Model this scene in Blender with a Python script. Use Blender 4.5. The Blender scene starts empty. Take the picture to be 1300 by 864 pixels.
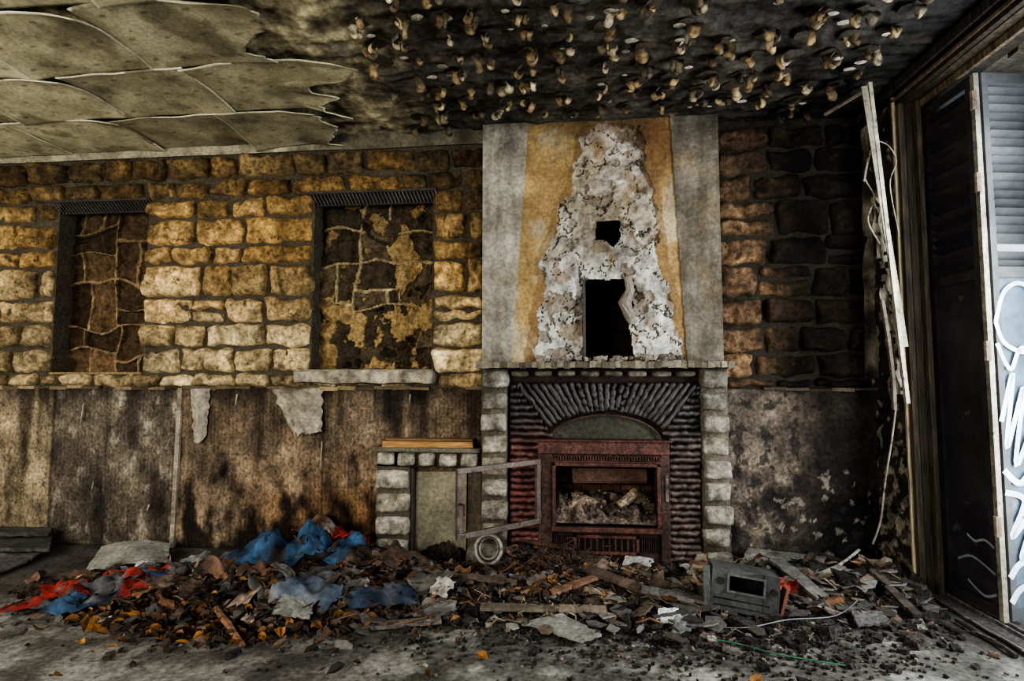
import bpy, math, random
from mathutils import Vector, Matrix, noise
random.seed(11)
R = random
sin, cos, pi = math.sin, math.cos, math.pi

# ------------------------------------------------------------------ survey
FPX = 700.0; CAMH = 1.125; DIST = 3.51
YAW = math.radians(5.6); PIT = math.radians(3.76)
CEIL = 2.745; XR = 1.84
def ray(px, py):
    u = px-650; v = 432-py
    fh = FPX*cos(PIT)-v*sin(PIT); up = FPX*sin(PIT)+v*cos(PIT)
    return Vector((u*cos(YAW)-fh*sin(YAW), u*sin(YAW)+fh*cos(YAW), up))
def P3(px, py, y=0.0):
    d = ray(px, py); t = (DIST+y)/d.y
    return Vector((d.x*t, y, CAMH+d.z*t))
def W(px, py, y=0.0):
    p = P3(px, py, y); return (p.x, p.z)
def FL(px, py, z=0.0):
    d = ray(px, py); t = (z-CAMH)/d.z
    return Vector((d.x*t, -DIST+d.y*t, z))

# ------------------------------------------------------------------ helpers
def mix(a, b, t):
    t = max(0, min(1, t)); return tuple(a[i]*(1-t)+b[i]*t for i in range(3))
def mul(a, k): return tuple(x*k for x in a)
def ss(a, b, x):
    if a == b: return 0.0 if x < a else 1.0
    t = max(0, min(1, (x-a)/(b-a))); return t*t*(3-2*t)
def nz(x, y, z=0.0, s=1.0): return noise.noise(Vector((x*s, y*s, z*s)))
def fb(x, y, z=0.0, s=1.0, o=4): return noise.fractal(Vector((x*s, y*s, z*s)), 0.9, 2.0, o)
def inpoly(x, y, P):
    c = False; j = len(P)-1
    for i in range(len(P)):
        xi, yi = P[i]; xj, yj = P[j]
        if (yi > y) != (yj > y) and x < (xj-xi)*(y-yi)/(yj-yi)+xi: c = not c
        j = i
    return c

class MB:
    def __init__(s): s.v = []; s.f = []; s.c = []; s.m = []
    def add(s, vs, fs, cs, m=0):
        o = len(s.v); s.v += [tuple(v) for v in vs]
        if isinstance(cs, tuple): cs = [cs]*len(vs)
        s.c += cs
        for f in fs: s.f.append(tuple(i+o for i in f)); s.m.append(m)
    def grid(s, fn, nu, nv, keep=None, m=0):
        vs = []; cs = []
        for j in range(nv+1):
            for i in range(nu+1):
                p, c = fn(i/nu, j/nv); vs.append(p); cs.append(c)
        fs = []
        for j in range(nv):
            for i in range(nu):
                a = j*(nu+1)+i
                q = (a, a+1, a+nu+2, a+nu+1)
                if keep is None or keep(vs[a], vs[a+nu+2]): fs.append(q)
        s.add(vs, fs, cs, m)
    def box(s, x0, x1, y0, y1, z0, z1, col, m=0, M=None, jit=0.0):
        vs = []
        for z in (z0, z1):
            for (x, y) in ((x0, y0), (x1, y0), (x1, y1), (x0, y1)):
                p = Vector((x+R.uniform(-jit, jit), y+R.uniform(-jit, jit), z+R.uniform(-jit, jit)))
                vs.append(M @ p if M else p)
        fs = [(0, 3, 2, 1), (4, 5, 6, 7), (0, 1, 5, 4), (1, 2, 6, 5), (2, 3, 7, 6), (3, 0, 4, 7)]
        s.add(vs, fs, col, m)
    def tube(s, pts, r, n=7, col=(.5, .5, .5), m=0, wob=0.0):
        pts = [Vector(p) for p in pts]; vs = []; cs = []; N = len(pts)
        cf = col if callable(col) else (lambda p: col)
        for i, p in enumerate(pts):
            d = (pts[min(N-1, i+1)]-pts[max(0, i-1)])
            if d.length < 1e-9: d = Vector((0, 0, 1))
            d.normalize()
            a = d.orthogonal() if abs(d.z) > .95 else d.cross(Vector((0, 0, 1)))
            a.normalize(); b = d.cross(a)
            rr = (r(i/(N-1)) if callable(r) else r)*(1+R.uniform(-wob, wob))
            for k in range(n):
                t = 2*pi*k/n
                vs.append(p+a*cos(t)*rr+b*sin(t)*rr); cs.append(cf(p))
        fs = []
        for i in range(N-1):
            for k in range(n):
                fs.append((i*n+k, i*n+(k+1) % n, (i+1)*n+(k+1) % n, (i+1)*n+k))
        fs.append(tuple(range(n-1, -1, -1))); fs.append(tuple((N-1)*n+k for k in range(n)))
        s.add(vs, fs, cs, m)
    def stone(s, x0, x1, z0, z1, yf, yb, col, amp=.012, bev=.012, res=.013, wob=.008, colfn=None):
        nx = max(4, int((x1-x0)/res)); nzz = max(4, int((z1-z0)/res))
        sd = R.uniform(0, 99); tilt = R.uniform(-amp, amp)*.9; tilz = R.uniform(-amp, amp)*.9
        vs = []; cs = []
        for j in range(nzz+1):
            for i in range(nx+1):
                a = i/nx; b = j/nzz
                x = x0+(x1-x0)*a; z = z0+(z1-z0)*b
                wx = wob*nz(x*9+sd, z*9, 3.1)*2; wz = wob*nz(x*9, z*9+sd, 7.7)*2
                rc = min(a, 1-a)*(x1-x0); rz = min(b, 1-b)*(z1-z0)
                k = .03
                if rc < k and rz < k:
                    cxs = (1 if a < .5 else -1); czs = (1 if b < .5 else -1)
                    q = ((k-rc)+(k-rz))/(2*k)
                    x += cxs*q*q*.008; z += czs*q*q*.008
                e = min(rc, rz)
                y = yf+bev*(1-ss(0, .035, e))**1.5
                h = amp*fb(x+sd, z, sd, 11, 5)+amp*.6*nz(x*30, z*30, sd)
                y -= h*ss(0, .02, e)+tilt*(a-.5)+tilz*(b-.5)
                if i in (0, nx) or j in (0, nzz): y = yb
                vs.append((x+wx, y, z+wz))
                sh = 1+.7*fb(x+sd, z, 5, 14, 5)-.45*(1-ss(0, .016, e))
                c = colfn(x, z, sd) if colfn else col
                cs.append(mul(c, max(.2, sh)))
        fs = [(j*(nx+1)+i, j*(nx+1)+i+1, (j+1)*(nx+1)+i+1, (j+1)*(nx+1)+i) for j in range(nzz) for i in range(nx)]
        s.add(vs, fs, cs)
    def obj(s, name, mats, parent=None, smooth=False, mods=()):
        me = bpy.data.meshes.new(name); me.from_pydata(s.v, [], s.f); me.update()
        at = me.color_attributes.new("Col", 'FLOAT_COLOR', 'POINT')
        buf = []
        for c in s.c: buf += [max(0, c[0]), max(0, c[1]), max(0, c[2]), 1.0]
        at.data.foreach_set("color", buf)
        if not isinstance(mats, (list, tuple)): mats = [mats]
        for m in mats: me.materials.append(m)
        me.polygons.foreach_set("material_index", s.m)
        if smooth: me.polygons.foreach_set("use_smooth", [True]*len(me.polygons))
        ob = bpy.data.objects.new(name, me); bpy.context.scene.collection.objects.link(ob)
        if parent: ob.parent = parent
        for md in mods:
            if md[0] == 'bevel':
                b = ob.modifiers.new('b', 'BEVEL'); b.width = md[1]; b.segments = 2; b.limit_method = 'ANGLE'
            if md[0] == 'solid':
                b = ob.modifiers.new('s', 'SOLIDIFY'); b.thickness = md[1]; b.offset = 0
        return ob
def empty(name, loc=(0, 0, 0)):
    e = bpy.data.objects.new(name, None); bpy.context.scene.collection.objects.link(e)
    e.empty_display_size = .1
    return e

def mat(name, rough=.85, bump=.4, bscale=60, lo=.6, hi=1.35, nscale=40, lo2=.75, hi2=1.2, nscale2=7,
        metal=0.0, stretch=(1, 1, 1), dark=None, darkscale=18, darkth=.62, spec=.3, bdist=.01):
    m = bpy.data.materials.new(name); m.use_nodes = True
    nt = m.node_tree; N = nt.nodes; L = nt.links; b = N['Principled BSDF']
    tc = N.new('ShaderNodeTexCoord'); mp = N.new('ShaderNodeMapping'); mp.inputs['Scale'].default_value = stretch
    L.new(tc.outputs['Object'], mp.inputs['Vector'])
    at = N.new('ShaderNodeAttribute'); at.attribute_name = 'Col'
    def layer(sc, l, h, det=8):
        n = N.new('ShaderNodeTexNoise'); n.inputs['Scale'].default_value = sc; n.inputs['Detail'].default_value = det
        n.inputs['Roughness'].default_value = .65
        L.new(mp.outputs[0], n.inputs['Vector'])
        r = N.new('ShaderNodeMapRange'); r.inputs['From Min'].default_value = .33; r.inputs['From Max'].default_value = .67
        r.inputs['To Min'].default_value = l; r.inputs['To Max'].default_value = h
        L.new(n.outputs['Fac'], r.inputs['Value']); return n, r
    n1, r1 = layer(nscale, lo, hi); n2, r2 = layer(nscale2, lo2, hi2)
    mm = N.new('ShaderNodeMath'); mm.operation = 'MULTIPLY'; L.new(r1.outputs[0], mm.inputs[0]); L.new(r2.outputs[0], mm.inputs[1])
    vm = N.new('ShaderNodeVectorMath'); vm.operation = 'SCALE'
    L.new(at.outputs['Color'], vm.inputs[0]); L.new(mm.outputs[0], vm.inputs['Scale'])
    out = vm.outputs[0]
    if dark:
        n = N.new('ShaderNodeTexNoise'); n.inputs['Scale'].default_value = darkscale; n.inputs['Detail'].default_value = 10
        n.inputs['Roughness'].default_value = .75
        L.new(mp.outputs[0], n.inputs['Vector'])
        r = N.new('ShaderNodeMapRange'); r.inputs['From Min'].default_value = darkth; r.inputs['From Max'].default_value = darkth+.08
        r.inputs['To Max'].default_value = .85
        L.new(n.outputs['Fac'], r.inputs['Value'])
        mx = N.new('ShaderNodeMixRGB'); L.new(r.outputs[0], mx.inputs['Fac']); L.new(out, mx.inputs[1])
        mx.inputs[2].default_value = (*dark, 1); out = mx.outputs[0]
    L.new(out, b.inputs['Base Color'])
    b.inputs['Roughness'].default_value = rough; b.inputs['Metallic'].default_value = metal
    b.inputs['Specular IOR Level'].default_value = spec
    if bump > 0:
        nb = N.new('ShaderNodeTexNoise'); nb.inputs['Scale'].default_value = bscale; nb.inputs['Detail'].default_value = 8
        nb.inputs['Roughness'].default_value = .7
        L.new(mp.outputs[0], nb.inputs['Vector'])
        bp = N.new('ShaderNodeBump'); bp.inputs['Strength'].default_value = bump; bp.inputs['Distance'].default_value = bdist
        L.new(nb.outputs['Fac'], bp.inputs['Height']); L.new(bp.outputs[0], b.inputs['Normal'])
    return m

M_stone = mat('stone', .9, 1.0, 40, .35, 1.55, 38, .6, 1.35, 6, dark=(.030, .021, .011), darkscale=10, darkth=.565, bdist=.02)
M_pave = mat('crazy_paving', .9, .9, 50, .55, 1.4, 45, .7, 1.25, 8)
M_mortar = mat('mortar', .95, .9, 60, .5, 1.4, 50)
M_dado = mat('ribbed_wallboard', .95, .9, 45, .4, 1.6, 60, .55, 1.4, 4, stretch=(1.0, 1.0, .85), dark=(.026, .021, .015), darkscale=22, darkth=.555)
M_plaster = mat('plaster', .9, .8, 40, .65, 1.3, 45, .65, 1.25, 5, dark=(.09, .065, .04), darkscale=12, darkth=.61, bdist=.015)
M_burnt = mat('burnt_plaster', .8, .9, 40, .35, 1.6, 40, .5, 1.5, 6)
M_ceil = mat('sooty_ceiling', .55, .8, 35, .5, 1.5, 30, .5, 1.4, 4)
M_tile = mat('peeling_tile', .85, .4, 60, .75, 1.2, 60, .55, 1.3, 4, dark=(.085, .072, .04), darkscale=4, darkth=.585)
M_dab = mat('dried_glue', .8, .4, 60, .5, 1.4, 60)
M_brick = mat('split_face_brick', .9, 1.0, 50, .55, 1.35, 55, .65, 1.25, 9, dark=(.05, .04, .03), darkscale=14, darkth=.63, bdist=.015)
M_rod = mat('glazed_clay_rod', .42, .5, 70, .4, 1.6, 45, .5, 1.5, 9, spec=.5)
M_rust = mat('rusty_iron', .65, .5, 90, .4, 1.6, 60, .5, 1.5, 10, metal=.2, dark=(.018, .013, .01), darkscale=14, darkth=.53)
M_metal = mat('dull_metal', .5, .2, 90, .7, 1.3, 50, .6, 1.3, 6, metal=.4, dark=(.035, .03, .026), darkscale=16, darkth=.555)
M_floor = mat('dirty_concrete', .85, .8, 50, .5, 1.45, 42, .55, 1.4, 4, dark=(.04, .036, .03), darkscale=14, darkth=.57)
M_rubble = mat('rubble', .9, 1.0, 60, .3, 1.7, 60, .5, 1.5, 15, bdist=.02)
M_leaf = mat('dry_leaf', .75, .2, 80, .5, 1.5, 50)
M_cloth = mat('dirty_cloth', .9, .5, 90, .65, 1.25, 30, .5, 1.35, 8, dark=(.05, .04, .03), darkscale=13, darkth=.555)
M_wood = mat('weathered_wood', .85, .6, 20, .5, 1.4, 16, .7, 1.2, 5, stretch=(.35, 4, 4))
M_woodv = mat('charred_door_wood', .7, .6, 18, .4, 1.5, 16, .6, 1.3, 4, stretch=(4, 4, .35))
M_graf = mat('painted_shutter_metal', .5, .2, 40, .8, 1.15, 20, .6, 1.25, 3, spec=.4, dark=(.08, .08, .08), darkscale=7, darkth=.60)
M_paint = mat('white_spray_paint', .6, .0, 40, .85, 1.1, 60)
M_ground = mat('outside_ground', .9, .5, 30)
M_black = mat('soot', .95, .6, 30, .5, 1.5, 20)

# ------------------------------------------------------------------ key world sizes
YC = -.10
CX0 = W(613, 300, YC)[0]; CX1 = W(914, 300, YC)[0]
def rect(px0, py0, px1, py1, y):
    a = W((px0+px1)/2, py0, y); b_ = W((px0+px1)/2, py1, y)
    return W(px0, (py0+py1)/2, y)[0], W(px1, (py0+py1)/2, y)[0], b_[1], a[1]
DADO = 1.05
n1 = rect(68, 250, 183, 475, 0); n1 = (n1[0], n1[1], 1.151, 2.355)
n2 = rect(396, 242, 548, 465, 0); n2 = (n2[0], n2[1], 1.151, 2.355)
fl = rect(735, 275, 812, 455, YC); fp = rect(697, 584, 842, 672, -.15)
flue = fl; fire = fp

# ------------------------------------------------------------------ back wall
wb = empty('wall_back')
mb = MB()
mc = (.068, .057, .038)
mb.box(-5.1, 2.0, .45, .6, 0, CEIL, mul(mc, .4))
xs = sorted(set([-5.1, 2.0]+[v for h in (n1, n2, flue, fire) for v in h[:2]]))
zs = sorted(set([0.0, CEIL]+[v for h in (n1, n2, flue, fire) for v in h[2:]]))
for i in range(len(xs)-1):
    for j in range(len(zs)-1):
        cx = (xs[i]+xs[i+1])/2; cz = (zs[j]+zs[j+1])/2
        if any(h[0] < cx < h[1] and h[2] < cz < h[3] for h in (n1, n2, flue, fire)): continue
        mb.box(xs[i], xs[i+1], .018, .45, zs[j], zs[j+1], mul(mc, .4 if cx > CX1-.05 else 1.0))
mb.obj('wall_core', M_mortar, wb)

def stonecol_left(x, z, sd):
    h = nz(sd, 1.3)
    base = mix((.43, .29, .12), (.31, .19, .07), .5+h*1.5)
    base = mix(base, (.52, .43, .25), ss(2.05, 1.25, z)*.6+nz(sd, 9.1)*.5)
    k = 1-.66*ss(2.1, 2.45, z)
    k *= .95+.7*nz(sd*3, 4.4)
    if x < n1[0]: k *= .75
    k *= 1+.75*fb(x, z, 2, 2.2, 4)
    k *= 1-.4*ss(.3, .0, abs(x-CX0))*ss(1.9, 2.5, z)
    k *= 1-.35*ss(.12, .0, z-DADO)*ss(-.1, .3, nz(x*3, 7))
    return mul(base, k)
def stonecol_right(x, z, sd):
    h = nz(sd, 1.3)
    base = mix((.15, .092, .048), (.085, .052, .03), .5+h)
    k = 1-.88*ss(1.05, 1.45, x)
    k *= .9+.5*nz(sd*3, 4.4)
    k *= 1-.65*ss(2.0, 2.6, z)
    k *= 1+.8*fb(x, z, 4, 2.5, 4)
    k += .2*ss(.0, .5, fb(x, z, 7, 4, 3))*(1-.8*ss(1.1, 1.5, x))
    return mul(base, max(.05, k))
mb = MB()
rowsL = [1.05, 1.151, 1.32, 1.489, 1.664, 1.89, 2.022, 2.213, 2.355, 2.487, 2.65]
rowsR = [1.05, 1.115, 1.27, 1.44, 1.61, 1.81, 1.995, 2.22, 2.39, 2.55, 2.70]
def course(xa, xb, z0, z1, colfn, wmin, wmax, yf0=-.012):
    x = xa; g = .012
    while x < xb-.02:
        w = R.uniform(wmin, wmax)
        if x+w > xb-.12: w = xb-x
        sub = [(z0, z1)]
        if z1-z0 > .17 and R.random() < .25: zm = z0+(z1-z0)*R.uniform(.42, .58); sub = [(z0, zm), (zm, z1)]
        for (a, b_) in sub:
            mb.stone(x+g*.5, x+w-g*.5, a+g*.5, b_-g*.5, yf0+R.uniform(-.024, .006), .03, None, amp=.030, bev=.020, colfn=colfn, wob=.012)
        x += w
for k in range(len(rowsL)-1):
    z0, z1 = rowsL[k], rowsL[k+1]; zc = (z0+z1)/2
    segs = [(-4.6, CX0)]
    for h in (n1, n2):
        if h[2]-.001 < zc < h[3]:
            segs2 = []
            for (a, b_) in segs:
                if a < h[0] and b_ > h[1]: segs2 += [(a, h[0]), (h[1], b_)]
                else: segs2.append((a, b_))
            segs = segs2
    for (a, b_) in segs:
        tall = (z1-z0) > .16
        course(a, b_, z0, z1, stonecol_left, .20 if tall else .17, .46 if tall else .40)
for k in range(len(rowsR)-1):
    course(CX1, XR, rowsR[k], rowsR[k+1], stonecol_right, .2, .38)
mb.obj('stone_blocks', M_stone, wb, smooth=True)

def mond(x0, x1, z0, z1, lim):
    w_, h_ = x1-x0, z1-z0
    if max(w_, h_) < lim*R.uniform(.8, 1.5): return [(x0, x1, z0, z1)]
    if w_ > h_*R.uniform(.8, 1.3):
        m_ = x0+w_*R.uniform(.34, .66); return mond(x0, m_, z0, z1, lim)+mond(m_, x1, z0, z1, lim)
    m_ = z0+h_*R.uniform(.34, .66); return mond(x0, x1, z0, m_, lim)+mond(x0, x1, m_, z1, lim)
def niche(h, name, stonec, mort, lim, dark, flake):
    mb = MB()
    x0, x1, z0, z1 = h; sd = R.uniform(0, 50)
    rects = mond(x0-.05, x1+.05, z0-.05, z1+.05, lim)
    nx = int((x1-x0)/.007); nn = int((z1-z0)/.007)
    def fn(a, b_):
        x = x0+(x1-x0)*a; z = z0+(z1-z0)*b_
        wx = x+.06*nz(x*4.5, z*4.5, sd); wz = z+.07*nz(x*4.5, z*4.5, sd+5)
        e = 0; cell = 0
        for k, r in enumerate(rects):
            if r[0] <= wx < r[1] and r[2] <= wz < r[3]:
                e = min(wx-r[0], r[1]-wx, wz-r[2], r[3]-wz); cell = nz(k*1.37, 2.2, sd); break
        c = mul(stonec, .8+cell*1.1)
        y = .15-.03*fb(x, z, sd, 10, 4)-.025*cell
        show = True
        if flake:
            f = fb(x, z, sd+9, 5.0, 5)+.45*(.45-b_)
            show = fb(x, z, 3, 2.0, 2)+b_*1.1 > .45
            if f > .12: c = mix(c, (.29, .20, .085), .85); y -= .014
            if f < -.34 and not show: c = mul(c, .35); y += .012
        if show and e < .0100+.004*nz(x*15, z*15):
            c = mul(mort, 1+.5*nz(x*20, z*20)); y = .130-.006*nz(x*25, z*25)
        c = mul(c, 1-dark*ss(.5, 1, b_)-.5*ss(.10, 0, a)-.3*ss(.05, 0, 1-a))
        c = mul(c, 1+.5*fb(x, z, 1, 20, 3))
        return (x, y, z), c
    mb.grid(fn, nx, nn)
    mb.box(x0, x1, .0, .2, z0-.01, z0+.006, (.20, .15, .08))
    mb.obj(name, M_pave, wb, smooth=False)
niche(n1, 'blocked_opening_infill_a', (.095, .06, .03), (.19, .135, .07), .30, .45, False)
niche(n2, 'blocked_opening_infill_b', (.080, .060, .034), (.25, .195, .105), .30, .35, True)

for h in (n1, n2):
    mb = MB(); x0, x1 = h[0]-.05, h[1]+.02; zt = h[3]+.0
    mb.box(x0, x1, -.03, -.022, zt-.008, zt+.008, (.04, .035, .03))
    mb.box(x0, x1, .03, .04, zt-.075, zt-.067, (.03, .027, .024))
    mb.box(x0, x1, .045, .05, zt-.07, zt, (.012, .01, .009))
    n = int((x1-x0)/.024)
    for i in range(n+1):
        x = x0+(x1-x0)*i/n
        mb.tube([(x, -.026, zt), (x+.02, .035, zt-.07)], .003, 5, (.10, .09, .075))
    mb.obj('vent_grille', M_metal)
mb = MB()
s = rect(372, 466, 551, 489, -.05)
mb.stone(s[0], s[1], 1.075, 1.175, -.075, .03, (.30, .27, .20), amp=.014, bev=.014)
mb.box(s[0]+.01, s[1]-.01, -.06, .16, 1.13, 1.172, (.26, .23, .16))
mb.obj('window_sill', M_plaster, smooth=False)

mb = MB()
def cov(a, b_):
    x = -5.0+(CX0+5.0)*a
    y = -.01-.055*b_**2; z = 2.655+(CEIL-2.655)*b_+.01*nz(x*2, 0, 0)
    k = 1-.6*ss(-2.2, -1.2, x)
    c = mul((.24, .22, .15), k*(1+.6*fb(x, z, 0, 6, 4)))
    return (x, y, z), c
mb.grid(cov, 300, 5)
mb.obj('trim_1', M_plaster, smooth=True)

# dado boards -------------------------------------------------------------
xa, xb = -5.0, CX0+.05
def px2x(px, py=590): return W(px, py, 0)[0]
sx1, sx2, sx3 = px2x(66), px2x(224), px2x(410)
mb = MB()
def dado(a, b_):
    x = xa+(xb-xa)*a; z = DADO*b_
    n = fb(x, z, 1, 3.0, 5); n2_ = fb(x, z*.6, 6, 9, 5); n3 = fb(x, z*.25, 16, 5, 4)
    rib = abs(sin(x*pi/.026))
    if x < sx1: c = (.24, .19, .12); c = mul(c, 1+.35*n); rib = .6
    elif x < sx2:
        c = mix((.085, .07, .052), (.17, .14, .10), .45+n)
        c = mix(c, (.27, .24, .19), ss(.28, .5, n2_)*.5)
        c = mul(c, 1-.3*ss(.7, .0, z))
    else:
        c = mix((.13, .098, .066), (.21, .155, .10), .45+n*1.4)
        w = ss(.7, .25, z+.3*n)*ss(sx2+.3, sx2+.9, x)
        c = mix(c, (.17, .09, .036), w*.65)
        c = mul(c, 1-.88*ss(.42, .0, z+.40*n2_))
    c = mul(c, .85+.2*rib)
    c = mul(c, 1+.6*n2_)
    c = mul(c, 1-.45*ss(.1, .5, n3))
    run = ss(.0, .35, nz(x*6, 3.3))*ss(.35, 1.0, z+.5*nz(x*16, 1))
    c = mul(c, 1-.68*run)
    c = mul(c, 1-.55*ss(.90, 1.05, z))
    for sx in (sx1, sx3):
        c = mul(c, 1-.5*ss(.012, .0, abs(x-sx)))
    y = -.004-.006*n-.003*rib
    if x < sx1: y = -.012-.004*n
    return (x, y, z), c
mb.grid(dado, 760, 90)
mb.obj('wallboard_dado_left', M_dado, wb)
mb = MB()
x0r, x1r = CX1-.05, XR
def dador(a, b_):
    x = x0r+(x1r-x0r)*a; z = DADO*b_
    n = fb(x, z, 4, 4, 6); n2_ = fb(x, z, 9, 12, 5)
    c = mix((.055, .043, .032), (.16, .13, .096), .45+n*1.1)
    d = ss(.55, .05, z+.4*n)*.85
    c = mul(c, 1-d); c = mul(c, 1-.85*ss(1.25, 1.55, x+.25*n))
    if n2_ > .30: c = mix(c, (.015, .013, .011), .8)
    if n2_ < -.46 and z < .6: c = mix(c, (.22, .19, .15), .6)
    return (x, -.004-.014*n, z), c
mb.grid(dador, 180, 120)
mb.obj('wallboard_dado_right', M_burnt, wb)
mb = MB()
for (a, b_, c) in ((-5.0, CX0, (.20, .155, .09)), (CX1, XR, (.08, .06, .045))):
    n = int((b_-a)/.12)
    for i in range(n):
        xx = a+(b_-a)*i/n
        if R.random() < .85: mb.box(xx, xx+(b_-a)/n+.002, -.026+R.uniform(0, .008), .03, DADO-.010+R.uniform(-.006, .006), DADO+.010+R.uniform(-.004, .006), mul(c, R.uniform(.3, 1.3)), jit=.004)
mb.obj('trim_2', M_plaster)
mb = MB()
p = W(232, 493, 0); q = W(221, 694, 0)
pts = 14
for i in range(pts):
    t0, t1 = i/pts, (i+1)/pts
    x0_, x1_ = p[0]+(q[0]-p[0])*t0, p[0]+(q[0]-p[0])*t1
    mb.box(min(x0_, x1_)-.014, max(x0_, x1_)+.014, -.028, -.008, DADO*(1-t1), DADO*(1-t0), mul((.30, .26, .195), R.uniform(.6, 1.1)))
mb.obj('trim_3', M_plaster)
mb = MB()
a0 = P3(345, 494, -.03); a1 = P3(409, 492, -.02); a2 = P3(409, 548, -.05); a3 = P3(373, 552, -.09)
def flap(a, b_):
    p = a0.lerp(a1, a).lerp(a3.lerp(a2, a), b_)
    p.y -= .03*sin(a*pi)*b_+.03*nz(a*5, b_*5, 2); p.z += .03*nz(a*7, 1)*b_; p.x += .015*nz(b_*8, a*3, 9)
    return p, mul((.28, .25, .19), 1+.6*fb(a, b_, 0, 4, 4)-.3*ss(.2, 0, b_))
mb.grid(flap, 22, 22)
def strip(a, b_):
    l = P3(242, 493, -.03).lerp(P3(246, 560, -.025), b_); r = P3(267, 493, -.03).lerp(P3(262, 552, -.025), b_)
    p = l.lerp(r, a); p.x += .018*nz(b_*9, a, 1); p.y -= .015*sin(a*pi); p.z -= .03*sin(a*pi)*b_
    return p, mul((.29, .26, .20), 1+.6*fb(a, b_, 8, 4, 4))
mb.grid(strip, 8, 22)
for (px, py, l) in ((105, 512, .14), (118, 612, .05), (408, 560, .2), (188, 640, .04), (300, 500, .08), (520, 500, .06)):
    p = P3(px, py, -.03); w_ = R.uniform(.008, .02)
    mb.add([p, p+Vector((w_, -.01, 0)), p+Vector((w_*.6, -.02, -l)), p+Vector((0, -.01, -l*.7))], [(0, 1, 2, 3)], (.34, .3, .22))
mb.obj('torn_wallpaper', M_plaster)

# ------------------------------------------------------------------ chimney breast
def poly(P, y): return [W(a, b_, y) for a, b_ in P]
BRK = poly([(738, 176), (752, 160), (775, 156), (812, 162), (818, 200), (828, 240), (833, 290), (838, 330), (852, 380), (868, 456), (676, 458), (683, 400), (692, 360), (688, 330), (703, 300), (712, 262), (728, 235), (738, 200)], YC)
OCH = poly([(673, 130), (848, 130), (872, 470), (649, 470)], YC)
H1 = poly([(757, 280), (786, 279), (788, 300), (779, 315), (768, 306), (755, 306)], YC)
H2 = poly([(740, 355), (803, 353), (799, 372), (806, 385), (799, 410), (805, 456), (740, 458)], YC)
ZM = 1.205
CT = CEIL-.012
cb = empty('chimney_breast')
mb = MB()
def chim(a, b_):
    x = CX0+(CX1-CX0)*a; z = ZM+(CT-ZM)*b_
    xw = x+.035*fb(x, z, 3, 8, 5); zw = z+.03*fb(x, z, 8, 8, 5)
    n = fb(x, z, 2, 4, 5); f = fb(x, z, 2, 13, 4)
    y = YC
    if inpoly(x, z, OCH):
        if inpoly(xw, zw, BRK):
            rg = 1-abs(fb(x, z, 4, 4.5, 3))*2
            y = YC+.010-.034*fb(x, z, 1, 4.5, 4)-.004*nz(x*30, z*30)-.016*rg
            up = ss(1.55, 2.15, z)
            c = mix((.42, .41, .37), (.27, .235, .17), up*.85+.8*n)
            c = mul(c, 1+.5*f)
            cr = abs(fb(x, z, 14, 4.5, 5))
            if cr < .020: c = mul(c, .3); y += .014
            cr2 = abs(fb(x, z, 44, 8, 4))
            if cr2 < .014: c = mul(c, .5)
            r = fb(x, z, 12, 6, 4)
            if r > .34: c = mix(c, (.16, .12, .08), .65); y += .012
            if r < -.45: c = mix(c, (.19, .12, .06), .6)
            c = mix(c, (.11, .07, .045), .75*ss(2.54, 2.70, z+.12*n))
            cxh = (H2[0][0]+H2[1][0])/2
            c = mul(c, 1-.4*ss(.18, .05, abs(x-cxh))*ss(1.75, 1.95, z)*ss(2.35, 2.0, z))
        else:
            y = YC-.008-.005*n
            c = mix((.34, .235, .10), (.23, .155, .065), .5+n*1.2)
            c = mix(c, (.39, .335, .22), ss(.0, .45, fb(x, z, 21, 2.5, 4))*.7)
            near = any(inpoly(x+dx+.02*f, z, BRK) for dx in (.05, -.05))
            if near: c = mix(c, (.14, .08, .035), .6)
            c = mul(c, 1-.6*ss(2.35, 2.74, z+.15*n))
            c = mix(c, (.13, .06, .025), .55*ss(.35, .6, x)*ss(2.2, 2.6, z))
    else:
        y = YC-.018-.003*n
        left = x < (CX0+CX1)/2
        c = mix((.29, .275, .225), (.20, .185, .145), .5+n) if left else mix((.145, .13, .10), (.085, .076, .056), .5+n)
        c = mix(c, (.16, .12, .07), .5*ss(.10, .5, fb(x, z, 31, 3, 4)))
        c = mul(c, 1+.4*fb(x*5, z*.6, 3, 3, 3))
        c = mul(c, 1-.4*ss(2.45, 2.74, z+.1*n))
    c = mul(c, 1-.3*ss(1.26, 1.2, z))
    return (x, y, z), c
def keepc(p, q):
    cx, cz = (p[0]+q[0])/2, (p[2]+q[2])/2
    wx = .012*nz(cx*20, cz*20)
    return not (inpoly(cx+wx, cz, H1) or inpoly(cx+wx*.5, cz+wx, H2))
mb.grid(chim, 220, 225, keepc)
c = (.16, .14, .10)
mb.box(CX0, CX0+.02, YC-.015, .0, ZM, CT, c); mb.box(CX1-.02, CX1, YC-.015, .0, ZM, CT, mul(c, .6))
mb.obj('breast_plaster', M_plaster, cb)
mb = MB()
mb.box(flue[0]-.04, flue[0], YC+.06, .44, flue[2], flue[3], (.03, .024, .018))
mb.box(flue[1], flue[1]+.04, YC+.06, .44, flue[2], flue[3], (.03, .024, .018))
for i in range(3):
    mb.box(flue[0], flue[1], .36, .44, flue[2]+.2*i, flue[2]+.2*i+.19, (.022, .018, .014), jit=.004)
mb.obj('flue_lining', M_black, wb)
mb = MB()
a = W(741, 355, YC)
mb.box(a[0]-.008, a[0]+.01, YC-.035, YC+.02, ZM+.02, a[1], (.08, .07, .06))
pts = [P3(797, 352, YC+.01), P3(800, 368, YC-.01), P3(793, 384, YC-.01), P3(799, 400, YC), P3(803, 410, YC+.02)]
mb.tube(pts, lambda t: .022+.016*sin(t*pi), 8, (.28, .25, .20), wob=.35)
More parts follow.
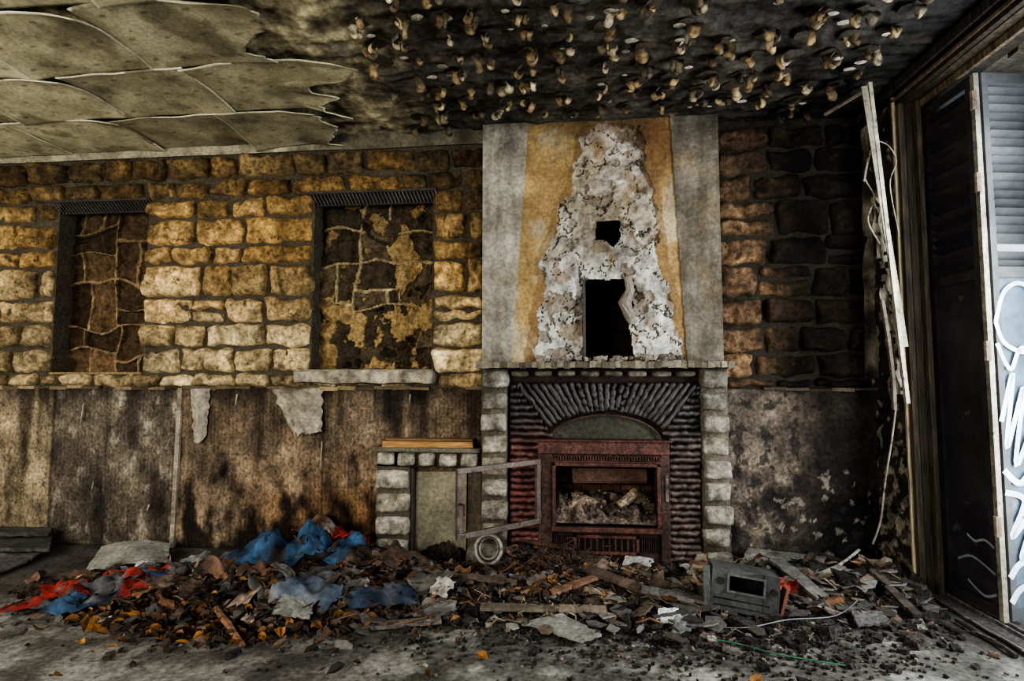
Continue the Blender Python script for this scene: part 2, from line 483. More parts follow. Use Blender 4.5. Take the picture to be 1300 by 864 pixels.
for k in range(40):
    px = R.uniform(680, 870); p = P3(px, 455, YC-.03)
    p.z = ZM+R.uniform(.015, .035)
    s_ = R.uniform(.008, .026)
    mb.box(-s_, s_, -s_*.5, s_*.5, -s_*.5, s_*.7, mul((.33, .30, .24), R.uniform(.3, 1.1)), M=Matrix.Translation(p) @ Matrix.Rotation(R.uniform(0, 3), 4, 'Z'), jit=s_*.4)
mb.obj('crumbling_plaster', M_plaster, cb)

# ------------------------------------------------------------------ fireplace surround
fpE = empty('brick_fireplace')
YF = -.17
mb = MB()
mx0 = W(604, 461, -.22)[0]; mx1 = W(933, 461, -.22)[0]
n = 40
for i in range(n):
    xx0 = mx0+(mx1-mx0)*i/n; xx1 = mx0+(mx1-mx0)*(i+1)/n
    mb.box(xx0, xx1, -.225+R.uniform(-.006, .008), .0, ZM-.028+R.uniform(-.004, .003), ZM+.010+R.uniform(-.005, .005), mul((.20, .175, .13), R.uniform(.4, 1.1)), jit=.002)
mb.obj('mantel_shelf', M_plaster, fpE)
mb = MB()
def bcol(k):
    return lambda x, z, sd: mul(mix((.38, .355, .29), (.27, .245, .185), .5+1.4*nz(sd, 2)), k*(1-.6*ss(.7, 1.2, z+.3*nz(sd, 5)))*(1-.45*ss(.3, .0, z)))
def pil(pxa, pxb, k, ya=YF):
    x0 = W(pxa, 590, ya)[0]; x1 = W(pxb, 590, ya)[0]
    z = 0.0; top = ZM-.03; nb = 9; h = top/nb
    for i in range(nb):
        big = (i % 2 == 0)
        o = R.uniform(-.006, .006)
        mb.stone(x0+o, x1+o+(.004 if big else -.004), z+.005, z+h-.005, ya-.012+R.uniform(-.016, .008), .02, None, amp=.026, bev=.013, wob=.004, colfn=bcol(k))
        z += h
    mb.box(x0+.008, x1-.008, ya+.02, .0, 0, top, (.12, .105, .075))
    return x0, x1
pl = pil(609, 645, .95); pr = pil(891, 929, .82)
xp0 = W(590, 705, -.24)[0]; xp1 = W(634, 705, -.24)[0]
mb.stone(xp0, xp1, 0, .12, -.25, -.10, None, amp=.008, bev=.02, colfn=bcol(.8))
x0 = pl[1]; x1 = pr[0]; zt = ZM-.03; n = 8
for i in range(n):
    a = x0+(x1-x0)*i/n; b_ = x0+(x1-x0)*(i+1)/n
    mb.stone(a+.004, b_-.004, zt-.058, zt-.004, -.155+R.uniform(-.008, .008), .02, None, amp=.014, bev=.01, wob=.003, colfn=lambda x, z, sd: mul((.13, .115, .09), 1+.6*nz(sd, 1)))
mb.obj('split_face_brickwork', M_brick, fpE, smooth=True)
mb = MB()
YB = -.105
bk = (.025, .016, .013)
mb.box(pl[1]-.02, fire[0]-.03, YB, .02, 0, zt, bk); mb.box(fire[1]+.03, pr[0]+.02, YB, .02, 0, zt, bk)
mb.box(fire[0]-.03, fire[1]+.03, YB, .02, fire[3], zt, bk); mb.box(fire[0]-.03, fire[1]+.03, YB, .02, 0, fire[2], bk)
mb.obj('surround_backing', M_black, fpE)
mb = MB()
def rodcol(p):
    t = ss(-.35, .25, p.x); u = ss(.55, .9, p.z)
    c = mix((.12, .042, .034), (.05, .032, .024), t)
    c = mix(c, (.024, .019, .016), u)
    return mul(c, 1+.7*nz(p.x*9, p.z*9, 3))
def rod(pa, pb, r=.0185):
    a = P3(*pa, -.125); b_ = P3(*pb, -.125); n = 12; s1 = R.uniform(0, 50)
    pts = []
    for i in range(n+1):
        p = a.lerp(b_, i/n); p.z += .008*nz(i*.5, s1); p.x += .005*nz(s1, i*.5); p.y += R.uniform(-.006, .006)
        pts.append(p)
    mb.tube(pts, r, 8, rodcol, wob=.2)
py = 710
while py > 486:
    xe = 688 if py > 556 else (655+(py-484)*(43/59.)-2)
    if xe-648 > 6: rod((648, py), (xe, py+R.uniform(-1, 1)))
    xe2 = 848 if py > 556 else (885-(py-484)*(43/59.)+4)
    if 890-xe2 > 6: rod((xe2, py), (890, py+R.uniform(-1, 1)))
    py -= 8.4
n = 25
for k in range(n):
    xt = 658+(884-658)*k/(n-1)
    bx = 768+(xt-768)*.62
    by = 560-38*math.sqrt(max(0, 1-((bx-768)/78.)**2))
    rod((xt, 486), (bx, by), .0175)
mb.obj('clay_rod_cladding', M_rod, fpE, smooth=True)
mb = MB()
cen = P3(768, 562, -.118)
vs = [cen]; N = 24
for i in range(N+1):
    t = pi*i/N; vs.append(P3(768+70*cos(t), 562-34*sin(t), -.118))
mb.add(vs, [(0, i+1, i+2) for i in range(N)], (.05, .048, .036))
rim = [P3(768+71*cos(pi*i/N), 562-35*sin(pi*i/N), -.135) for i in range(N+1)]
mb.tube(rim, .007, 6, (.06, .04, .03))
mb.obj('arch_panel', M_plaster, fpE)

# ------------------------------------------------------------------ stove insert
st = empty('wood_stove')
YS = -.155
def wx(px, py=620, y=YS): return W(px, py, y)[0]
def wz(py, px=768, y=YS): return W(px, py, y)[1]
rust = (.080, .036, .027); rd = (.048, .027, .021)
mb = MB()
X0, X1 = wx(683), wx(850); Z0, Z1 = .015, wz(560)
O0, O1, OZ0, OZ1 = wx(701), wx(838), wz(667), wz(587)
mb.box(X0, X1, YS-.03, -.05, OZ1+.052, Z1, rust)
mb.box(X0+.02, X1-.02, YS-.012, -.05, OZ1, OZ1+.052, mul(rd, .5))
mb.box(X0, O0, YS-.022, -.04, Z0, OZ1+.052, rd); mb.box(O1, X1, YS-.022, -.04, Z0, OZ1+.052, rd)
mb.box(O0-.005, O1+.005, YS-.05, -.04, OZ0-.03, OZ0, rust)
mb.box(X0-.015, X1+.015, YS-.045, -.05, Z1, Z1+.012, rust)
for (a, b_) in ((O0, O0+.022), (O1-.022, O1)): mb.box(a, b_, YS-.032, YS+.03, OZ0, OZ1, rust)
mb.box(O0, O1, YS-.032, YS+.03, OZ1-.02, OZ1, rust)
mb.box(X1-.028, X1-.01, YS-.03, YS-.02, OZ0+.15, OZ0+.30, (.12, .10, .09))
mb.obj('cast_frame', M_rust, st, mods=[('bevel', .004)])
mb = MB()
n = 46
for i in range(n):
    x = X0+.025+(X1-X0-.05)*i/(n-1)
    mb.tube([(x-.006, YS-.016, OZ1+.006), (x+.006, YS-.016, OZ1+.048)], .003, 4, mul(rust, .9))
    mb.tube([(x+.006, YS-.016, OZ1+.006), (x-.006, YS-.016, OZ1+.048)], .003, 4, mul(rust, .9))
mb.tube([(X0+.02, YS-.018, OZ1+.004), (X1-.02, YS-.018, OZ1+.004)], .005, 5, rust)
mb.obj('vent_mesh', M_rust, st)
mb = MB()
zA = OZ0-.03
mb.box(O0-.01, O1+.01, YS-.005, -.04, Z0, zA, mul(rd, .5))
a, b_ = wx(728), wx(810)
zb0, zb1 = zA-.13, zA-.02
mb.box(a, b_, YS-.025, YS, zb0, zb0+.018, rust); mb.box(a, b_, YS-.025, YS, zb1-.018, zb1, rust)
mb.box(a, a+.018, YS-.025, YS, zb0, zb1, rust); mb.box(b_-.018, b_, YS-.025, YS, zb0, zb1, rust)
for i in range(10):
    x = a+.03+(b_-a-.06)*i/9; mb.box(x-.006, x+.006, YS-.02, YS-.005, zb0+.02, zb1-.02, rd)
mb.tube([((a+b_)/2-.03, YS-.045, (zb0+zb1)/2), ((a+b_)/2+.03, YS-.045, (zb0+zb1)/2)], .006, 6, rd)
for i in range(8):
    for sx in (O0+.01, b_+.015):
        x = sx+i*.013
        mb.box(x, x+.005, YS-.02, YS-.004, zb0+.02, zb1-.01, rd)
mb.obj('ash_drawer', M_rust, st, mods=[('bevel', .002)])
mb = MB()
fbk = (.06, .038, .028)
mb.box(O0-.01, O1+.01, .34, .36, OZ0-.02, OZ1+.02, mul(fbk, .6))
mb.box(O0-.03, O0, YS+.03, .36, OZ0-.02, OZ1+.02, fbk); mb.box(O1, O1+.03, YS+.03, .36, OZ0-.02, OZ1+.02, fbk)
mb.box(O0, O1, YS+.03, .36, OZ1, OZ1+.02, fbk); mb.box(O0, O1, YS-.02, .36, OZ0-.02, OZ0, fbk)
for r_ in range(4):
    for q in range(5):
        w_ = (O1-O0)/5
        mb.box(O0+w_*(q+.5*(r_ % 2)-.02), min(O1, O0+w_*(q+.5*(r_ % 2)+.93)), .20, .24, OZ0+r_*.09+.004, OZ0+r_*.09+.084, mul((.20, .10, .06), R.uniform(.4, 1.2)), jit=.003)
mb.box(-.22, .24, -.01, .01, -.05, .05, (.17, .10, .07), M=Matrix.Translation(((O0+O1)/2+.02, .03, OZ0+.26)) @ Matrix.Rotation(-.6, 4, 'X'), jit=.012)
mb.obj('firebox', M_brick, st)
mb = MB()
def ash(a, b_):
    x = O0+.022+(O1-O0-.044)*a; y = YS-.02+.36*b_
    h = .015+.09*ss(0, .35, b_)+.08*fb(x, y, 2, 9, 5)*ss(0, .2, b_)
    return (x, y, OZ0+max(0.003, h)), mul((.11, .085, .065), 1+.9*fb(x, y, 0, 14, 4))
mb.grid(ash, 60, 36)
for k in range(90):
    x = R.uniform(O0+.05, O1-.05); y = R.uniform(-.12, .12); s_ = R.uniform(.012, .045)
    mb.box(-s_, s_, -s_*.6, s_*.6, -s_*.5, s_*.5, mul(R.choice([(.20, .165, .12), (.13, .085, .06), (.07, .048, .035), (.05, .04, .03)]), R.uniform(.4, 1.2)), M=Matrix.Translation((x, y, OZ0+.03+.10*ss(-.13, .0, y))) @ Matrix.Rotation(R.uniform(0, 3), 4, 'Z') @ Matrix.Rotation(R.uniform(-.7, .7), 4, 'X'), jit=s_*.35)
mb.tube([(O0+.40, -.08, OZ0+.10), (O0+.5, -.04, OZ0+.17), (O0+.56, .0, OZ0+.12)], .03, 7, (.27, .21, .14), wob=.2)
mb.tube([(O0+.10, -.08, OZ0+.09), (O0+.2, -.06, OZ0+.13), (O0+.3, -.07, OZ0+.09)], .026, 7, (.22, .17, .12), wob=.2)
mb.obj('ash_and_rubble', M_rubble, st)
hx, hy = X0+.012, YS-.03
dv = Vector((-.585-hx, -.575-hy, 0)); Wd = dv.length
ang = math.atan2(dv.y, dv.x)
DM = Matrix.Translation((hx, hy, .262)) @ Matrix.Rotation(ang, 4, 'Z')
mb = MB(); dh = .375; fw = .030
dc = (.12, .095, .08)
mb.box(0, Wd, -.012, .012, 0, fw, dc, M=DM); mb.box(0, Wd, -.012, .012, dh-fw, dh, dc, M=DM)
mb.box(0, fw, -.012, .012, fw, dh-fw, dc, M=DM); mb.box(Wd-fw, Wd, -.012, .012, fw, dh-fw, dc, M=DM)
for z in (.05, dh-.05): mb.tube([DM @ Vector((-.005, 0, z-.025)), DM @ Vector((-.005, 0, z+.025))], .011, 8, rust)
for k in range(18):
    mb.tube([DM @ Vector((.04+.03*k, -.014, dh-fw*.5)), DM @ Vector((.055+.03*k, -.014, dh-fw*.5))], .004, 4, (.04, .03, .02))
mb.tube([DM @ Vector((Wd-.017, .01, dh*.5)), DM @ Vector((Wd-.017, .05, dh*.5)), DM @ Vector((Wd-.017, .05, dh*.35))], .007, 6, rust)
mb.obj('open_glazing_frame', M_metal, st, mods=[('bevel', .003)])

# ------------------------------------------------------------------ log store
ls = empty('brick_log_store')
YL = -.13
mb = MB()
lx0 = W(475, 640, YL)[0]; lx1 = W(520, 640, YL)[0]; lx2 = pl[0]-.004; zt2 = W(540, 570, YL)[1]
rr = [0]+[(zt2-.12)*i/4 for i in range(1, 5)]
for i in range(4):
    o = R.uniform(-.008, .008)
    mb.stone(lx0+o, lx1+o, rr[i]+.006, rr[i+1]-.006, YL-.02, 0, None, amp=.026, bev=.016, colfn=bcol(1.15), wob=.004)
n = 5
for i in range(n):
    a = lx0+(lx2-lx0)*i/n; b_ = lx0+(lx2-lx0)*(i+1)/n
    mb.stone(a+.003, b_-.003, rr[4]+.006, zt2-.012, YL-.018+R.uniform(-.005, .005), 0, None, amp=.018, bev=.014, colfn=bcol(1.0), wob=.004)
mb.box(lx0+.01, lx1-.008, YL+.02, 0, 0, zt2-.02, (.10, .09, .065))
mb.box(lx0+.01, lx2, YL+.02, 0, rr[4]+.01, zt2-.02, (.08, .07, .05))
mb.box(lx0-.012, lx2, YL-.035, 0, zt2-.014, zt2+.008, (.18, .165, .12))
mb.obj('brickwork', M_brick, ls, smooth=True)
mb = MB()
mb.box(lx1+.012, lx2-.10, -.045, -.02, .03, rr[4]-.03, (.22, .205, .145), jit=.004)
mb.box(lx1, lx1+.012, -.10, -.02, .0, rr[4], (.06, .05, .035))
mb.box(lx2-.095, lx2-.01, -.03, -.02, .0, rr[4], (.10, .085, .06), jit=.004)
mb.obj('back_panel', M_plaster, ls)
mb = MB()
a = P3(488, 551, -.09); b_ = P3(608, 551, -.09)
mb.box(a.x, b_.x-.03, -.13, -.05, zt2+.009, zt2+.045, (.36, .20, .075), jit=.003)
mb.box(a.x+.0, b_.x-.04, -.07, -.02, zt2+.045, zt2+.058, (.20, .12, .06), jit=.003)
mb.obj('timber_plank', M_wood, mods=[('bevel', .004)])

# ------------------------------------------------------------------ ceiling
mb = MB()
mb.box(-5.1, 2.0, -5.3, .6, CEIL+.006, CEIL+.2, (.06, .055, .045))
def cg(a, b_):
    x = -5.0+(XR+5.0)*a; y = -1.9+1.9*b_
    n = fb(x, y, 2, 2.5, 5); m_ = fb(x, y, 8, 9, 5)
    rip = 1-abs(fb(x*.45+.1*n, y*1.3, 5, 8, 3))*2.4
    c = mix((.034, .031, .027), (.075, .068, .054), .4+n)
    c = mix(c, (.14, .125, .095), ss(.55, .98, rip)*.35*ss(1.6, .2, x))
    tr = ss(-.72, -1.2, x+.4*n)
    c = mix(c, mul((.26, .23, .145), max(.15, 1+1.3*m_+.6*n)), tr)
    c = mul(c, 1-.6*ss(.7, 1.6, x))
    c = mul(c, 1-.4*ss(-.25, 0, y)*ss(-1.5, -.5, x))
    z = CEIL-.008-.010*m_-.012*n-.010*rip*(1-tr)
    return (x, y, z), c
mb.grid(lambda a, b_: cg(a, 1-b_), 420, 140)
def cg2(a, b_):
    x = -5.0+(XR+5.0)*a; y = -1.9-3.4*b_
    return (x, y, CEIL-.012), (.16, .145, .11)
mb.grid(cg2, 8, 6)
mb.obj('ceiling', M_ceil, smooth=True)

mb = MB()
tx = [-4.9, -4.22, -3.50, -2.80, -2.12, -1.42]
ty = [-.03, -.50, -.98, -1.46, -1.94]
for j in range(len(ty)-1):
    for i in range(len(tx)-1):
        off = .14*(j % 2)+.03
        x0_, x1_ = tx[i]+off-.006, tx[i+1]+off+.010
        y1_, y0_ = ty[j]+.008, ty[j+1]-.004
        sd = R.uniform(0, 99)
        cr = [R.choice([0, 0, .012, .03, .05])*R.uniform(.5, 1.3) for _ in range(4)]
        tint = R.uniform(.85, 1.25)
        fr = R.choice([.004, .012, .028])
        last = (i == len(tx)-2)
        tz = .007*((i*2+j) % 3)
        def fn(a, b_):
            x = x0_+(x1_-x0_)*a; y = y0_+(y1_-y0_)*b_
            if last: x += (.26*fb(y, sd, 0, 5, 5)-.02)*a
            x += .008*nz(y*8, sd); y += .008*nz(x*8, sd)
            s_ = tz+cr[0]*((1-a)*(1-b_))**4+cr[1]*(a*(1-b_))**4+cr[2]*((1-a)*b_)**4+cr[3]*(a*b_)**4
            s_ += fr*(1-b_)**6*(.6+.6*nz(a*2.5, sd))+.004*sin(a*pi)*sin(b_*pi)+.006*nz(a*3, b_*3, sd)
            if last: s_ += .07*max(0, a-.7)*(1+nz(y*6, sd))
            n = fb(x, y, sd, 3, 5)
            c = mul(mix((.37, .345, .225), (.27, .245, .15), .5+1.2*n), tint)
            e = min(a*1.4, (1-a)*1.4, b_, 1-b_)
            c = mul(c, 1-.35*ss(.05, 0, e))
            c = mix(c, (.12, .10, .055), ss(.15, .5, fb(x, y, sd+4, 3.5, 5))*.65)
            if e < .024 and nz(x*3, y*3, sd) > -.35: c = (.50, .47, .34)
            if last: c = mul(c, .8)
            gx, gy = (a*4) % 1-.5, (b_*3) % 1-.5
            if gx*gx+gy*gy < .004: c = mul(c, .45)
            return (x, y, CEIL-.034-s_), c
        mb.grid(lambda a, b_: fn(a, 1-b_), 44, 32)
mb.obj('peeling_ceiling_tiles', M_tile, smooth=True, mods=[('solid', .006)])

# curled adhesive dabs
mb = MB()
def curl(px, py, ang, w, L, turns, th0, colr):
    d = Vector((cos(ang), sin(ang), 0)); sdv = Vector((-sin(ang), cos(ang), 0))
    n = 12; p = Vector((px, py, CEIL-.03)); vs = []; cs = []; sd = R.uniform(0, 99)
    for i in range(n+1):
        t = i/n; th = th0+turns*2*pi*t*t
        env = .55+.45*sin(min(1, t*1.4+.25)*pi*.8)
        wl = w*env*(1+.9*nz(t*4, sd)); wr = w*env*(1+.9*nz(t*4, sd+9))
        c = mul(colr, (1+.9*nz(t*5, sd, 2))*(.45+.75*ss(0, .6, t)))
        cup = Vector((0, 0, w*.22)); sw = sdv*w*.35*nz(t*2.5, sd, 5)
        vs += [p-sdv*wl*.5+cup+sw, p-sdv*wl*.2+sw, p+sdv*wr*.2+sw, p+sdv*wr*.5+cup+sw]
        cs += [mul(c, .25), c, mul(c, .8), mul(c, .3)]
        p = p+(d*cos(th)-Vector((0, 0, 1))*sin(th))*(L/n)
    fs = []
    for i in range(n):
        for k in range(3): a = i*4+k; fs.append((a, a+1, a+5, a+4))
    mb.add(vs, fs, cs)
pal = [(.34, .27, .15), (.28, .20, .10), (.40, .34, .22), (.20, .14, .07), (.10, .08, .05), (.15, .11, .065)]
y = -.16; row = 0
while y > -1.7:
    x = -1.1
    while x < 1.62:
        xx = x+R.uniform(-.022, .022); yy = y+R.uniform(-.02, .02)
        dens = ss(-1.2, -.5, xx+.25*nz(yy*3, 2)+.25*ss(-.4, -1.2, yy))
        if R.random() < .10+.78*dens and not (yy > -.19 and CX0-.05 < xx < CX1+.05):
            kk = (1-.55*ss(1.0, 1.65, xx))*(1-.3*ss(-.6, -.2, yy))
            r = R.uniform(.045, .065); m_ = 10
            vs = [(xx, yy, CEIL-.040)]+[(xx+r*cos(-2*pi*i/m_)*R.uniform(.7, 1.3), yy+r*.8*sin(-2*pi*i/m_)*R.uniform(.7, 1.3), CEIL-.034) for i in range(m_)]
            mb.add(vs, [(0, i+1, (i+1) % m_+1) for i in range(m_)], mul((.05, .042, .03), kk))
            for q in range(R.choice([1, 2, 2, 3])):
                c = mul(R.choice(pal), kk*R.uniform(.5, 1.15))
                curl(xx+R.uniform(-.035, .035), yy+R.uniform(-.03, .02), -pi/2+R.choice([0, .9, -.9, pi])+R.uniform(-.7, .7), R.uniform(.028, .058), R.uniform(.09, .15), R.uniform(.5, 1.15), R.uniform(.2, .9), c)
        x += .185
    y -= .15; row += 1
for k in range(60):
    x = R.uniform(-1.0, 1.6); yy = R.uniform(-1.6, -.2); r = R.uniform(.012, .030); n = 9
    c = mul((.38, .35, .28), R.uniform(.35, 1.1))
    vs = [(x, yy, CEIL-.044)]+[(x+r*cos(-2*pi*i/n)*R.uniform(.8, 1.3), yy+r*.7*sin(-2*pi*i/n)*R.uniform(.8, 1.2), CEIL-.040) for i in range(n)]
    mb.add(vs, [(0, i+1, (i+1) % n+1) for i in range(n)], c)
mb.obj('curled_adhesive_dabs', M_dab, smooth=True)

# ------------------------------------------------------------------ floor
mb = MB()
def fg(a, b_):
    x = -5.0+(XR+5.0)*a; y = -5.2+5.25*b_
    n = fb(x, y, 2, 1.6, 5); m_ = fb(x, y, 8, 5, 5)
    c = mix((.26, .255, .225), (.175, .17, .148), .5+n)
    band = ss(-1.05, -.75, y+.2*n)
    c = mix(c, (.055, .048, .04), band*.8)
    c = mix(c, (.055, .05, .042), ss(-.2, .35, m_+.25*ss(-1.9, .1, x))*.75)
    c = mix(c, (.04, .037, .033), ss(.6, 1.5, x)*ss(-1.3, -.8, y)*.7)
    return (x, y, .004*m_-.004), c
mb.grid(fg, 320, 240)
mb.box(-5.1, 2.05, -5.3, .6, -.2, -.02, (.1, .1, .1))
mb.obj('floor', M_floor, smooth=True)

# ------------------------------------------------------------------ right wall, frame, shutters
def rwcol(y, z):
    n = fb(y, z, 4, 5, 6); m_ = fb(y, z, 9, 14, 5)
    c = mix((.014, .012, .010), (.040, .034, .027), .5+n)
    if m_+.4*ss(1.2, .2, z) > .42: c = mix(c, (.24, .21, .16), .7)
    return c
DY0, DY1, DZ = -.34, -2.3, 2.62
mb = MB()
mb.box(XR+.01, XR+.22, DY0, .6, 0, CEIL, (.03, .026, .02))
mb.box(XR+.01, XR+.22, DY1, DY0, DZ+.04, CEIL, (.04, .034, .026))
mb.box(XR+.01, XR+.22, -5.3, DY1, 0, CEIL, (.25, .23, .19))
def rw(a, b_):
    y = .02-(.35)*a; z = CEIL*b_
    return (XR-.004-.014*fb(y, z, 1, 8, 4), y, z), rwcol(y, z)
mb.grid(rw, 40, 260)
mb.obj('wall_right', M_burnt)
mb = MB()
def cs_(a, b_):
    p = P3(1094, 165, -.05).lerp(P3(1098, 480, -.05), b_).lerp(P3(1116, 150, -.05).lerp(P3(1120, 480, -.05), b_), a)
    p.y += .01*nz(p.x*20, p.z*5); p.x += .02*nz(p.z*6, a)
    c = mix((.20, .18, .13), (.04, .034, .026), .5+1.4*fb(p.x, p.z, 1, 4, 5)+.5*ss(.6, 1, b_)+.4*ss(.3, 0, b_))
    return p, c
mb.grid(cs_, 12, 120)
mb.obj('corner_plaster_strip', M_plaster)

dr = empty('door_1')
mb = MB()
fc = (.085, .066, .043)
def fcol(k): return mul(fc, k)
mb.box(XR-.02, XR+.01, DY0-.045, DY0+.005, 0, DZ+.06, fcol(.6))
mb.box(XR-.035, XR-.01, DY0-.018, DY0-.006, 0, DZ+.05, (.26, .22, .14))
mb.box(XR+.01, XR+.20, DY0-.05, DY0-.0, 0, DZ+.04, fcol(.3))
mb.box(XR+.05, XR+.075, DY0-.08, DY0-.045, 0, DZ+.02, fcol(.6))
mb.box(XR-.02, XR+.01, DY1, DY0, DZ, DZ+.075, fcol(.35))
mb.box(XR-.035, XR-.01, DY1, DY0, DZ+.02, DZ+.035, fcol(1.2))
mb.box(XR+.01, XR+.2, DY1, DY0, DZ-.005, DZ+.04, fcol(.5))
mb.box(XR+.07, XR+.09, DY1, DY0, DZ-.04, DZ, fcol(1.1))
mb.box(XR+.0, XR+.2, DY1, DY0, -.01, .012, (.06, .055, .05))
mb.box(XR+.09, XR+.10, DY1, DY0, .012, .024, (.12, .11, .1)); mb.box(XR+.13, XR+.14, DY1, DY0, .012, .024, (.12, .11, .1))
mb.obj('frame', M_woodv, dr)
def leaf(name, o, dirv, width, zb, ztp, col, lc, louv, slat=.042):
    d = Vector(dirv).normalized(); ang = math.atan2(d.y, d.x)
    M = Matrix.Translation(o) @ Matrix.Rotation(ang, 4, 'Z')
    mb = MB(); s_ = .03
    mb.box(0, s_, -.016, .016, zb, ztp, col, M=M); mb.box(width-s_, width, -.016, .016, zb, ztp, col, M=M)
    for z in (zb, louv-.03, ztp-.05): mb.box(s_, width-s_, -.016, .016, z, z+.05, col, M=M)
    nn = 24
    for k in range(nn):
        za = zb+.05+(louv-.03-zb-.05)*k/nn; zb_ = zb+.05+(louv-.03-zb-.05)*(k+1)/nn
        mb.box(s_, width-s_, -.004, .004, za, zb_, mul(lc, .85+.3*nz(k*.3, width)), M=M)
    z = louv+.03; k = 0
    while z < ztp-.06:
        k += 1
        if not (name.startswith('spray') and k in (3,)):
            Ms = M @ Matrix.Translation((0, 0, z)) @ Matrix.Rotation(.75+R.uniform(-.12, .12), 4, 'X')
            mb.box(s_, width-s_, -.002, .002, -.026, .026, mul(col, R.uniform(.7, 1.2)), M=Ms)
        z += slat
    return mb.obj(name, M_graf, dr), M
X_L = XR+.12
_, DMx = leaf('shaded_shutter_leaf', (X_L, -.38, 0), (.03, -1, 0), .338, .03, 2.58, (.034, .031, .032), (.034, .032, .035), 1.62)  # shade painted in: darker colours than the outer leaf that catches daylight
_, GM = leaf('sprayed_shutter_leaf', (X_L+.025, -.735, 0), (1, .16, 0), .62, .03, 2.58, (.085, .09, .092), (.11, .15, .19), 1.62)
mb = MB()
mb.box(X_L-.006, X_L+.016, -.748, -.722, .02, 2.58, (.27, .25, .20))
for z in (.4, 1.2, 2.0, 2.4): mb.tube([(X_L-.01, -.745, z), (X_L-.01, -.745, z+.09)], .014, 8, (.2, .16, .12))
mb.obj('hinge_post', M_metal, dr)
mb = MB()
def stroke(pts, w=.022, MM=None, col=(.62, .70, .80)):
    MM = MM or GM
    P = [Vector((a, 0, b_)) for a, b_ in pts]; out = []
    for i in range(len(P)-1):
        p0 = P[max(0, i-1)]; p1 = P[i]; p2 = P[i+1]; p3 = P[min(len(P)-1, i+2)]
        for k in range(8):
            t = k/8
            out.append(.5*((2*p1)+(p2-p0)*t+(2*p0-5*p1+4*p2-p3)*t*t+(-p0+3*p1-3*p2+p3)*t**3))
    out.append(P[-1]); vs = []
    for i, p in enumerate(out):
        d = out[min(len(out)-1, i+1)]-out[max(0, i-1)]; d.normalize(); nn = Vector((-d.z, 0, d.x))
        for sg in (-1, 1):
            q = p+nn*w*.5*sg; vs.append(MM @ Vector((q.x, -.0175, q.z)))
    fs = [(2*i, 2*i+1, 2*i+3, 2*i+2) for i in range(len(out)-1)]
    mb.add(vs, fs, col)
stroke([(.0, 1.38), (.05, 1.52), (.14, 1.56), (.24, 1.46), (.26, 1.32), (.15, 1.24), (.04, 1.28), (.0, 1.38)], .020)
stroke([(.0, 1.28), (.06, 1.16), (.13, 1.26), (.3, 1.14)], .020)
stroke([(.0, .92), (.07, 1.14), (.02, .80), (.12, 1.08), (.06, .72), (.2, 1.0), (.14, .70)], .022)
stroke([(.0, .70), (.07, .64), (.15, .69), (.3, .62)], .028)
stroke([(.0, .60), (.09, .56), (.02, .40), (.14, .52), (.06, .30), (.2, .48), (.16, .34)], .026)
stroke([(.0, .22), (.08, .29), (.3, .24)], .028)
stroke([(.0, .11), (.08, .18), (.3, .1)], .028)
stroke([(.17, .36), (.22, .34), (.28, .36), (.335, .34)], .012, DMx, (.20, .22, .24))
stroke([(.10, .22), (.20, .26), (.335, .22)], .012, DMx, (.16, .18, .20))
stroke([(.16, .14), (.26, .10), (.335, .13)], .012, DMx, (.18, .20, .22))
mb.obj('spray_paint_tag', M_paint, dr)
mb = MB()
mb.box(XR+.22, 4.5, -4, 2, -.08, -.03, (.30, .29, .26)); mb.obj('outdoor_paving', M_ground)
mb = MB()
mb.box(XR+.22, 3.2, -2.6, .6, 2.66, 2.78, (.30, .27, .21))
for i in range(9): mb.box(XR+.24, 3.2, -2.5+.33*i, -2.44+.33*i, 2.62, 2.66, (.16, .14, .1))
mb.obj('balcony_slab', M_plaster)
mb = MB()
mb.box(XR-.06, XR-.002, -2.3, -.02, CEIL-.07, CEIL-.02, (.035, .028, .02))
mb.obj('trim_4', M_woodv)

# ------------------------------------------------------------------ fallen curtain rail
cr_ = empty('fallen_curtain_rail')
mb = MB()
yk = -.50
T = P3(1103, 88, -.5); T.z = min(T.z, CEIL-.06); Bt = P3(1152, 512, yk)
T2 = P3(1096, 100, -.5); T2.z = min(T2.z, CEIL-.08); B2 = P3(1149, 440, yk)
pc = (.34, .31, .24)
def plank(a, b_, w, th, col):
    d = (b_-a); L = d.length; d.normalize()
    sx = Vector((1, 0, 0)); sx = (sx-d*sx.dot(d)).normalized(); sy = d.cross(sx)
    M = Matrix(((sx.x, sy.x, d.x, a.x), (sx.y, sy.y, d.y, a.y), (sx.z, sy.z, d.z, a.z), (0, 0, 0, 1)))
    mb.box(-w/2, w/2, -th/2, th/2, 0, L, col, M=M); return M, L
M, L = plank(T, Bt, .018, .02, pc)
M, L = plank(T2+Vector((0, -.004, 0)), B2, .03, .006, mul(pc, .7))
for i in range(int(L/.045)):
    z = .02+i*.045
    mb.box(-.009, .009, -.006, -.0035, z, z+.026, (.04, .035, .03), M=M)
a = P3(1047, 130, -.15); b_ = P3(1104, 86, -.45); b_.z = min(b_.z, CEIL-.06); a.z = min(a.z, CEIL-.06)
mb.tube([a, b_], .011, 8, (.28, .24, .18))
mb.obj('rail_profile', M_metal, cr_)
mb = MB()
def P(px, py, y=-.47): return P3(px, py, y)
def wire(pts, r, col):
    P_ = [Vector(p) for p in pts]; out = []
    for i in range(len(P_)-1):
        p0 = P_[max(0, i-1)]; p1 = P_[i]; p2 = P_[i+1]; p3 = P_[min(len(P_)-1, i+2)]
        for k in range(6):
            t = k/6; out.append(.5*((2*p1)+(p2-p0)*t+(2*p0-5*p1+4*p2-p3)*t*t+(-p0+3*p1-3*p2+p3)*t**3))
    out.append(P_[-1]); mb.tube(out, r, 5, col)
